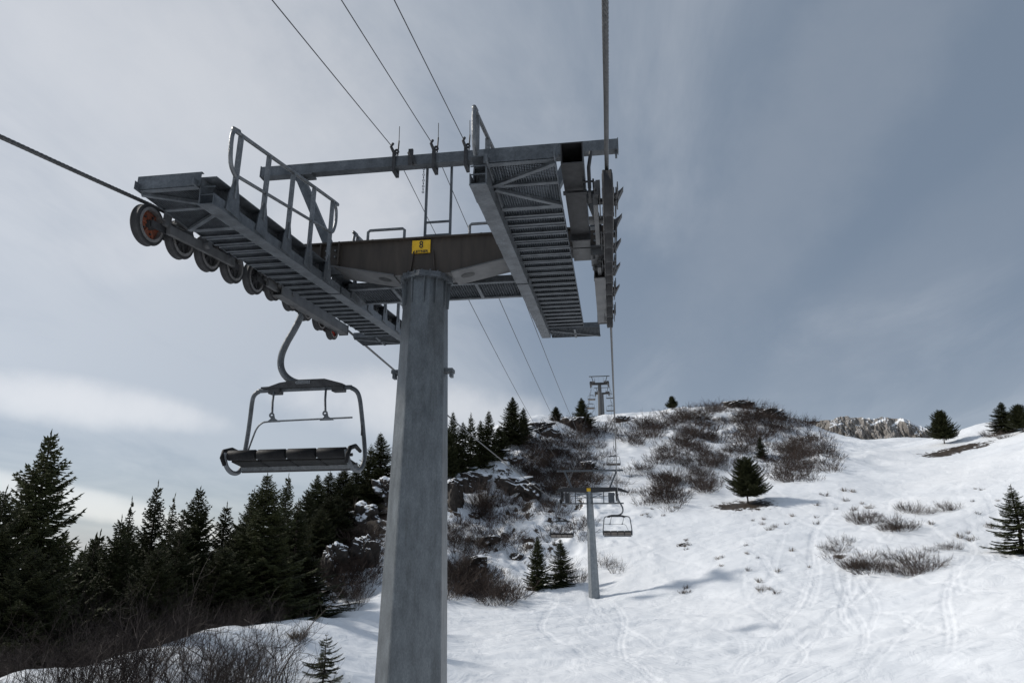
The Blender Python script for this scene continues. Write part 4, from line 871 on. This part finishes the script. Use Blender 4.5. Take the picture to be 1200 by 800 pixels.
def make_chair(name='chairlift_chair', down=False):
    root = empty(name); off_x = .12
    m = MB(); m.tube(smooth([(0, 0, .02), (0, 0, -.16), (-.03, 0, -.36), (-.13, 0, -.58), (-.25, 0, -.80), (-.325, 0, -1.0), (-.325, 0, -1.18), (-.25, 0, -1.33), (-.10, 0, -1.44), (.08, 0, -1.49), (.25, 0, -1.50)], 4), .056, 12); m.build('hanger_arm', M['galv'], root)
    m = MB(); m.box((0, .0, .0), (.11, .30, .10)); m.box((.0, -.17, .03), (.07, .1, .12)); m.lathe([(.001, -.05), (.05, -.05), (.05, .05), (.001, .05)], (.06, .1, -.06), 'x', 14); m.build('grip', M['dark'], root, bevel=.01)
    m = MB(); c = off_x
    m.prism([(c-.58, -1.53), (c-.40, -1.475), (c-.10, -1.44), (c+.38, -1.44), (c+.56, -1.49), (c+.70, -1.53), (c+.70, -1.56), (c-.72, -1.56), (c-.72, -1.535)], -.10, .10)
    m.box((c-.50, 0, -1.60), (.20, .16, .09)); m.box((c+.60, 0, -1.60), (.2, .16, .09)); m.build('head_plate', M['dark'], root, bevel=.008)
    m = MB(); m.box((c+.02, -.104, -1.485), (.24, .01, .055)); m.tube([(c-.1, -.115, -1.485), (c-.1, -.11, -1.485)], .02, 8); m.tube([(c+.1, -.115, -1.485), (c+.1, -.11, -1.485)], .02, 8); m.build('bolted_plate', M['galv_light'], root)
    side = [(-.98, -.52, -2.60), (-1.0, -.50, -2.72), (-1.01, -.40, -2.82), (-1.02, -.22, -2.88), (-1.03, -.02, -2.86), (-1.035, .10, -2.74), (-1.04, .13, -2.60), (-1.0, .12, -2.25), (-.965, .09, -1.95), (-.94, .06, -1.76), (-.90, .03, -1.65), (-.81, .01, -1.59), (-.66, 0, -1.575)]
    pts = [(c+a, b, d) for a, b, d in side]+[(c-a, b, d) for a, b, d in reversed(side)]
    m = MB(); m.tube(smooth(pts, 4), .036, 10); m.build('frame', M['galv'], root)
    st = MB(); st.tube([(c-1.0, -.30, -2.66), (c+1.0, -.30, -2.66)], .025, 8); st.tube([(c-1.02, .08, -2.84), (c+1.02, .08, -2.84)], .025, 8)
    sf = st.build('seat_frame', M['dark'], root)
    for k in range(4):
        x = c-.735+k*.49
        m = MB(); m.tube([(x-.235, -.47, -2.64), (x-.22, -.47, -2.64), (x+.22, -.47, -2.64), (x+.235, -.47, -2.64)], [.062, .078, .078, .062], 12); m.build('seat_roll', M['pad'], root)
        m = MB(); R = Matrix.Rotation(rad(-30 if down else -9), 3, 'X'); m.box((x, -.22, -2.80 if down else -2.745), (.455, (.54 if down else .34), .035), R); m.build('seat_panel', M['panel'] if down else M['panel_dark'], root, bevel=.012)
        if k < 3:
            m = MB(); m.box((x+.245, -.22, -2.79 if down else -2.74), (.035, .56 if down else .36, .05), R); m.build('seat_rib', M['pad'], sf)
    m = MB(); m.box((c, .04 if down else -.03, -2.945 if down else -2.80), (1.96, .03, .085)); m.build('edge_strip', M['galv_light'], root)
    for s in (-1, 1):
        m = MB(); m.tube([(c+s*1.0, .02, -2.58), (c+s*1.03, -.28, -2.53), (c+s*1.03, -.50, -2.58), (c+s*1.02, -.56, -2.68), (c+s*.99, -.52, -2.79)], [.028, .034, .036, .034, .028], 10); m.build('arm_pad', M['pad'], root)
    m = MB(); m.tube(smooth([(c-.80, -.22, -2.60), (c-.70, -.26, -2.36), (c-.64, -.27, -2.22), (c-.56, -.28, -2.145), (c-.44, -.28, -2.12), (c+.10, -.28, -2.11), (c+.96, -.28, -2.10)], 4), .014, 8)
    m.build('restraint_bar', M['galv_light'], root)
    for x in (-.50, .40):
        m = MB(); m.tube([(c+x, -.06, -1.60), (c+x+.05, -.18, -1.80), (c+x+.10, -.26, -2.0)], .018, 8); m.lathe([(.022, -.012), (.042, -.012), (.042, .012), (.022, .012)], (c+x+.10, -.27, -2.02), 'y', 14)
        m.prism([(c+x+.02, -2.13), (c+x+.09, -2.08), (c+x+.10, -2.03), (c+x+.15, -2.03), (c+x+.16, -2.07), (c+x+.26, -2.13)], -.29, -.27); m.build('bar_hanger', M['galv'], root)
    m = MB(); m.box((c+.99, .11, -2.25), (.03, .06, .16)); m.build('latch', M['dark'], root)
    return root
ch = make_chair(); p = rope_pt(-1, 10.4); ch.location = p; ch.scale = (1, 1, 1.04); ch.rotation_euler = (rad(2), rad(-.5), 0)
CG = 'empty chairs hanging on the lift'
tag(ch, 'large empty four seat chair hanging just left of the big pylon', 'chairlift chair', CG)
ch2 = make_chair(down=True)
for s, Y, rl, lab in ((1, 52.0, 0, 'empty chair with pale seat backs hanging right of the middle tower'), (-1, 63.5, 0, 'dark empty chair hanging from the left end of the middle tower'),
    (1, 108, 0, 'small distant chair on the haul rope halfway up above the middle tower'), (1, 172, 0, 'distant chair hanging just right of the far tower, lower of two'), (1, 192, 0, 'distant chair hanging right of the far tower, upper of two'),
    (-1, 118, 0, 'faint distant chair above the shrubs left of the haul rope'), (-1, 176, 0, 'distant chair left of the far tower, nearer one beside the spruce top'), (-1, 190, 0, 'tiny distant chair close to the left of the far tower')):
    c = copy_tree(ch2) if Y != 52.0 else ch2; c.location = rope_pt(s, Y); c.rotation_euler = (0, 0, math.pi if s > 0 else 0); tag(c, lab, 'chairlift chair', CG)

def middle_tower():
    zg = at_y(694, 697, 65).z-.4; top = at_y(690, 571, 65).z; off = Vector((T9.x, 65, zg)); root = empty('lift_tower', off)
    tag(root, 'middle lift tower with grey pylon and drooping crossarm ends standing in the snow', 'ski lift tower')
    x = T9.x
    def B(mb, name, mats, parent=root, **k):
        mb.v = [tuple(Vector(v)-off) for v in mb.v]; return mb.build(name, mats, parent, **k)
    m = MB(); vs = []
    for z in (zg, top-.35):
        for k in range(8):
            a = rad(22.5+45*k); r = .54 if z == zg else .30; vs.append((x+r*math.cos(a)+(.15 if z == zg else 0), 65+r*math.sin(a), z))
    m.add(vs, [(k, (k+1) % 8, (k+1) % 8+8, k+8) for k in range(8)]); B(m, 'pylon', M['pale_steel'])
    m = MB(); m.prism([(x-3.0, top-.42), (x-2.9, top-.12), (x-2.4, top), (x+2.4, top), (x+2.9, top-.12), (x+3.6, top-.42), (x+3.5, top-.52), (x+2.7, top-.34), (x+.5, top-.46), (x-.5, top-.46), (x-2.5, top-.34), (x-3.2, top-.55)], 64.75, 65.2); B(m, 'crossarm', M['dark'])
    m = MB(); m.box((x-.05, 64.72, top-.22), (.36, .03, .30)); B(m, 'number_plate', M['yellow'])
    for s in (-1, 1):
        m = MB(); xa = x+s*2.0
        m.box((xa-s*.0, 65, top-1.0), (.55, 2.4, .9) if s > 0 else (.35, 2.4, .9)); B(m, 'sheave_housing', M['dark'] if s < 0 else M['galv'])
        m = MB(); m.box((x+s*1.3, 65.0, top-.9), (.08, .08, 1.1)); m.box((x+s*.65, 64.6, top-.95), (1.2, .06, .07)); m.box((x+s*.65, 64.6, top-.60), (1.2, .06, .06)); m.bar((x+s*.2, 64.62, top-.95), (x+s*1.2, 64.62, top-.6), .05, .05); m.box((x+s*1.3, 65.3, top-.75), (.9, .05, .05)); m.box((x+s*2.3, 65, top-.65), (.07, 1.6, .07)); m.box((x+s*1.9, 64.2, top-.95), (.06, .06, .9)); m.box((x+s*1.9, 65.8, top-.95), (.06, .06, .9)); m.box((x+s*1.6, 64.9, top-1.45), (3.0, .7, .09)); B(m, 'service_platform', M['galv'])
        xr = rope_pt(s, 65).x
        for k in range(6):
            y = 63.6+k*.55; w = MB(); w.lathe([(.03, -.05), (.2, -.05), (.2, .05), (.03, .05)], (xr, y, rope_pt(s, y).z+.22), 'x', 16); B(w, 'sheave', M['rubber'])
        m = MB(); m.box((xr-s*.12, 65, rope_pt(s, 65).z+.45), (.10, 3.2, .22)); m.box((xr-s*.1, 65, top-.6), (.2, .3, .7)); B(m, 'carrier_beam', M['dark'])
    zt = at_y(690, 551, 65).z
    m = MB(); m.box((x+.1, 65.2, zt), (6.2, .16, .16)); B(m, 'cable_beam', M['galv'])
    m = MB(); m.bar((x+1.9, 65.1, top), (x+2.6, 65.2, zt), .14, .14); B(m, 'strut', M['galv'])
    m = MB(); m.bar((x-1.6, 65.1, top), (x-2.3, 65.2, zt), .14, .14); B(m, 'strut', M['galv'])
middle_tower()
def far_tower(base_px, top_z, Y, x, label, hasbar=True):
    zg = h1(x, Y)-.3; off = Vector((x, Y, zg)); root = empty('lift_tower', off); tag(root, label, 'ski lift tower')
    def B(mb, name, mats): mb.v = [tuple(Vector(v)-off) for v in mb.v]; return mb.build(name, mats, root)
    m = MB(); m.lathe([(.75, zg), (.5, top_z-.6), (.01, top_z-.6), (.01, zg)], (x, Y, 0), 'z', 8); B(m, 'pylon', M['grey'])
    m = MB(); m.prism([(x-2.9, top_z-.1), (x-2.6, top_z+.2), (x+2.6, top_z+.2), (x+2.9, top_z-.1), (x+1., top_z-.5), (x-1., top_z-.5)], Y-.3, Y+.3); B(m, 'crossarm', M['dark'])
    for s in (-1, 1):
        m = MB(); m.box((x+s*2.6, Y, top_z-.35), (.5, 5.5, .35)); m.box((x+s*2.0, Y, top_z+.05), (1.5, 5, .10))
        for k in range(8): m.lathe([(.02, -.08), (.25, -.08), (.25, .08), (.02, .08)], (x+s*2.75, Y-2.4+k*.68, top_z-.65), 'x', 12)
        B(m, 'sheave_train', M['dark'])
        m = MB()
        for k in range(5): m.box((x+s*1.35, Y-2.3+k*1.1, top_z+.55), (.06, .06, 1.0))
        m.box((x+s*1.35, Y, top_z+1.05), (.06, 4.6, .06)); B(m, 'hand_rail', M['grey'])
        m = MB(); m.bar((x+s*1.7, Y, top_z+.1), (x+s*2.3, Y, top_z+2.1), .2, .2); B(m, 'strut', M['grey'])
    m = MB(); m.box((x, Y, top_z+2.15), (6.1, .22, .24)); B(m, 'cable_beam', M['grey'])
far_tower((703, 489), T10top, 200, T10.x, 'distant lift tower standing on the skyline above the hill')
far_tower(None, T11top, 262, T11.x, 'farthest lift tower, its lower crossarm showing behind the skyline tower')
# thin cables over the towers
zt9 = at_y(690, 551, 65).z+.12
for (xa, lab, x9) in ((-3.13, 'left one of three thin overhead cables above the tower', -4.1), (-2.50, 'middle one of three thin overhead cables above the tower', -2.5), (-2.0, 'right one of three thin overhead cables above the tower', -1.2)):
    pts = [Vector((xa, y, 5.86+(y-8.85)*(.19 if xa < -3 else .172 if xa < -2.2 else .158)+.0006*(8.85-y)**2)) for y in (-8, -4, 0, 2, 4, 6, 7.5, 8.85)]
    for k in range(1, 25):
        t = k/24.; pts.append(Vector((xa+(x9-xa)*t, 8.85+(65.2-8.85)*t, 5.86+(zt9-5.86)*t-4*.75*t*(1-t))))
    p9 = pts[-1]; q = Vector((x9-.1, 200, T10top+2.3))
    for k in range(1, 25):
        t = k/24.; pts.append(p9+(q-p9)*t-Vector((0, 0, 4*2.6*t*(1-t))))
    m = MB(); m.tube(pts, [.0065 if p_.y < 12 else .009 if p_.y < 70 else .013 for p_ in pts], 6); o = m.build('overhead_cable', M['cable'], recalc=False); tag(o, lab, 'cable', 'thin overhead cables')
# ------------------------------------------------------------------ camera, sun, sky
cam = bpy.data.cameras.new('camera'); co_ = bpy.data.objects.new('camera', cam); COL.objects.link(co_); sc.camera = co_
cam.sensor_width = 36; cam.lens = 36*FPX/1200.; cam.clip_start = .05; cam.clip_end = 9000
co_.location = (0, 0, 0); co_.rotation_euler = Matrix((CR, CU, -CF)).transposed().to_euler()
SUN_AZ = rad(-82); SUN_EL = rad(36)      # azimuth from +Y towards +X
sd = Vector((math.sin(SUN_AZ)*math.cos(SUN_EL), math.cos(SUN_AZ)*math.cos(SUN_EL), math.sin(SUN_EL)))
sun = bpy.data.lights.new('sun', 'SUN'); sun.energy = 2.9; sun.angle = rad(5); sun.color = (1, .95, .88)
so = bpy.data.objects.new('sun', sun); COL.objects.link(so); so.rotation_euler = sd.to_track_quat('Z', 'Y').to_euler(); so.location = (-30, 20, 40)
w = bpy.data.worlds.new('World'); sc.world = w; w.use_nodes = True; nt = w.node_tree; L = nt.links.new
bg = nt.nodes['Background']; sky = nt.nodes.new('ShaderNodeTexSky'); sky.sky_type = 'NISHITA'; sky.sun_disc = False
sky.sun_elevation = SUN_EL; sky.sun_rotation = SUN_AZ; sky.altitude = 1800; sky.air_density = 1; sky.dust_density = 1.5
tc = nt.nodes.new('ShaderNodeTexCoord'); GEN = tc.outputs['Generated']
def vm(op, a=None, b=None):
    n = nt.nodes.new('ShaderNodeVectorMath'); n.operation = op
    for i, q in enumerate((a, b)):
        if q is None: continue
        if isinstance(q, (tuple, Vector)): n.inputs[i].default_value = tuple(q)
        else: L(q, n.inputs[i])
    return n
def mt(op, a, b=None, c=None):
    n = nt.nodes.new('ShaderNodeMath'); n.operation = op
    for i, q in enumerate((a, b, c)):
        if q is None: continue
        if isinstance(q, (int, float)): n.inputs[i].default_value = q
        else: L(q, n.inputs[i])
    return n.outputs[0]
def mr(v, a, b, c, d, sm=False):
    n = nt.nodes.new('ShaderNodeMapRange'); L(v, n.inputs[0])
    for i, q in enumerate((a, b, c, d)): n.inputs[i+1].default_value = q
    if sm: n.interpolation_type = 'SMOOTHSTEP'
    return n.outputs[0]
# cloud sheet: direction projected to a high flat layer
sep = nt.nodes.new('ShaderNodeSeparateXYZ'); L(GEN, sep.inputs[0])
zz = mt('MAXIMUM', mt('ADD', sep.outputs['Z'], .12), .02)
cmb = nt.nodes.new('ShaderNodeCombineXYZ'); L(mt('DIVIDE', sep.outputs['X'], zz), cmb.inputs[0]); L(mt('DIVIDE', sep.outputs['Y'], zz), cmb.inputs[1])
def cloud_noise(scale, rot, stretch, detail, rough, dist, off=0):
    mp = nt.nodes.new('ShaderNodeMapping'); mp.inputs['Rotation'].default_value = (0, 0, rad(rot)); mp.inputs['Scale'].default_value = (1, stretch, 1); mp.inputs['Location'].default_value = (off, off*.7, off)
    L(cmb.outputs[0], mp.inputs[0]); n = nt.nodes.new('ShaderNodeTexNoise'); n.inputs['Scale'].default_value = scale; n.inputs['Detail'].default_value = detail; n.inputs['Roughness'].default_value = rough; n.inputs['Distortion'].default_value = dist
    L(mp.outputs[0], n.inputs['Vector']); return n.outputs['Fac']
c1 = cloud_noise(.55, 25, .35, 7, .55, .3, 3.1); c2 = cloud_noise(1.6, 60, .5, 8, .62, .6, 7.7); c3 = cloud_noise(.22, -20, .6, 4, .5, .2, 1.3)
veil = mt('ADD', mt('MULTIPLY', c1, .6), mt('ADD', mt('MULTIPLY', c2, .42), mt('MULTIPLY', c3, .5)))     # about .7
veil = mr(veil, .62, .90, 0, 1, True)
dots = vm('DOT_PRODUCT', GEN, sd).outputs['Value']
glow = mr(dots, -.1, 1.0, 0, 1); glow2 = mt('POWER', glow, 2.2)
def mixc(f, a, b):
    n = nt.nodes.new('ShaderNodeMix'); n.data_type = 'RGBA'; L(f, n.inputs[0]) if not isinstance(f, float) else setattr(n.inputs[0], 'default_value', f)
    for i, q in ((6, a), (7, b)):
        if isinstance(q, tuple): n.inputs[i].default_value = (*q, 1)
        else: L(q, n.inputs[i])
    return n.outputs[2]
K = 10.0   # background strength is 1/K, so cloud colours are given at K times their radiance
def k(c): return tuple(v*K for v in c)
dim = mixc(veil, k((.205, .258, .33)), k((.41, .455, .515)))
brt = mixc(veil, k((.43, .485, .56)), k((.80, .82, .84)))
cl = mixc(glow2, dim, brt)
hz = mr(sep.outputs['Z'], 0, .42, 1, 0); hz = mt('MULTIPLY', mt('POWER', mt('MAXIMUM', hz, 0.0), 1.5), .6)
cl = mixc(hz, cl, k((.44, .48, .54)))
# a few distinct brighter cloud banks, each in its own direction
def bank(col, px, py, wx, wy, tilt, amt, edge=.45):
    d0 = ray(px, py); r_ = d0.cross(Vector((0, 0, 1))).normalized(); u_ = r_.cross(d0)
    a = rad(tilt); ax = r_*math.cos(a)+u_*math.sin(a); ay = u_*math.cos(a)-r_*math.sin(a)
    wv = nt.nodes.new('ShaderNodeTexNoise'); wv.inputs['Scale'].default_value = 14; wv.inputs['Detail'].default_value = 8; wv.inputs['Roughness'].default_value = .6; L(GEN, wv.inputs['Vector'])
    dx = mt('DIVIDE', vm('DOT_PRODUCT', GEN, ax).outputs['Value'], wx/800.)
    dy = mt('DIVIDE', vm('DOT_PRODUCT', GEN, ay).outputs['Value'], wy/800.)
    q = mt('ADD', mt('MULTIPLY', dx, dx), mt('MULTIPLY', dy, dy)); q = mt('ADD', q, mt('MULTIPLY', mt('SUBTRACT', wv.outputs['Fac'], .5), 1.2))
    front = mr(vm('DOT_PRODUCT', GEN, d0).outputs['Value'], .3, .6, 0, 1)
    f = mt('MULTIPLY', mt('MULTIPLY', mr(q, 1.25, edge*.2-.3, 0, 1, True), amt), front)
    return mixc(f, col, k((.82, .82, .83)))
for b_ in [(95,472,128,27,-3,1.0),(170,482,90,16,-8,.5),(500,482,170,42,-6,.8),(100,590,190,14,-12,.7),(60,30,340,200,20,.30),(95,588,170,16,-12,.6),(165,290,95,40,20,.35),(400,262,110,60,30,.6),(240,60,300,130,-35,.22),(430,455,120,30,0,.35)]: cl = bank(cl, *b_)
for b_ in [(950,160,330,85,50,.10),(1080,330,260,60,35,.06),(430,130,240,60,-50,.14)]: cl = bank(cl, *b_)
fin = mixc(.80, sky.outputs[0], cl)
L(fin, bg.inputs['Color']); bg.inputs['Strength'].default_value = 1/K
sc.view_settings.view_transform = 'Standard'; sc.view_settings.look = 'None'; sc.view_settings.exposure = 0; sc.view_settings.gamma = 1
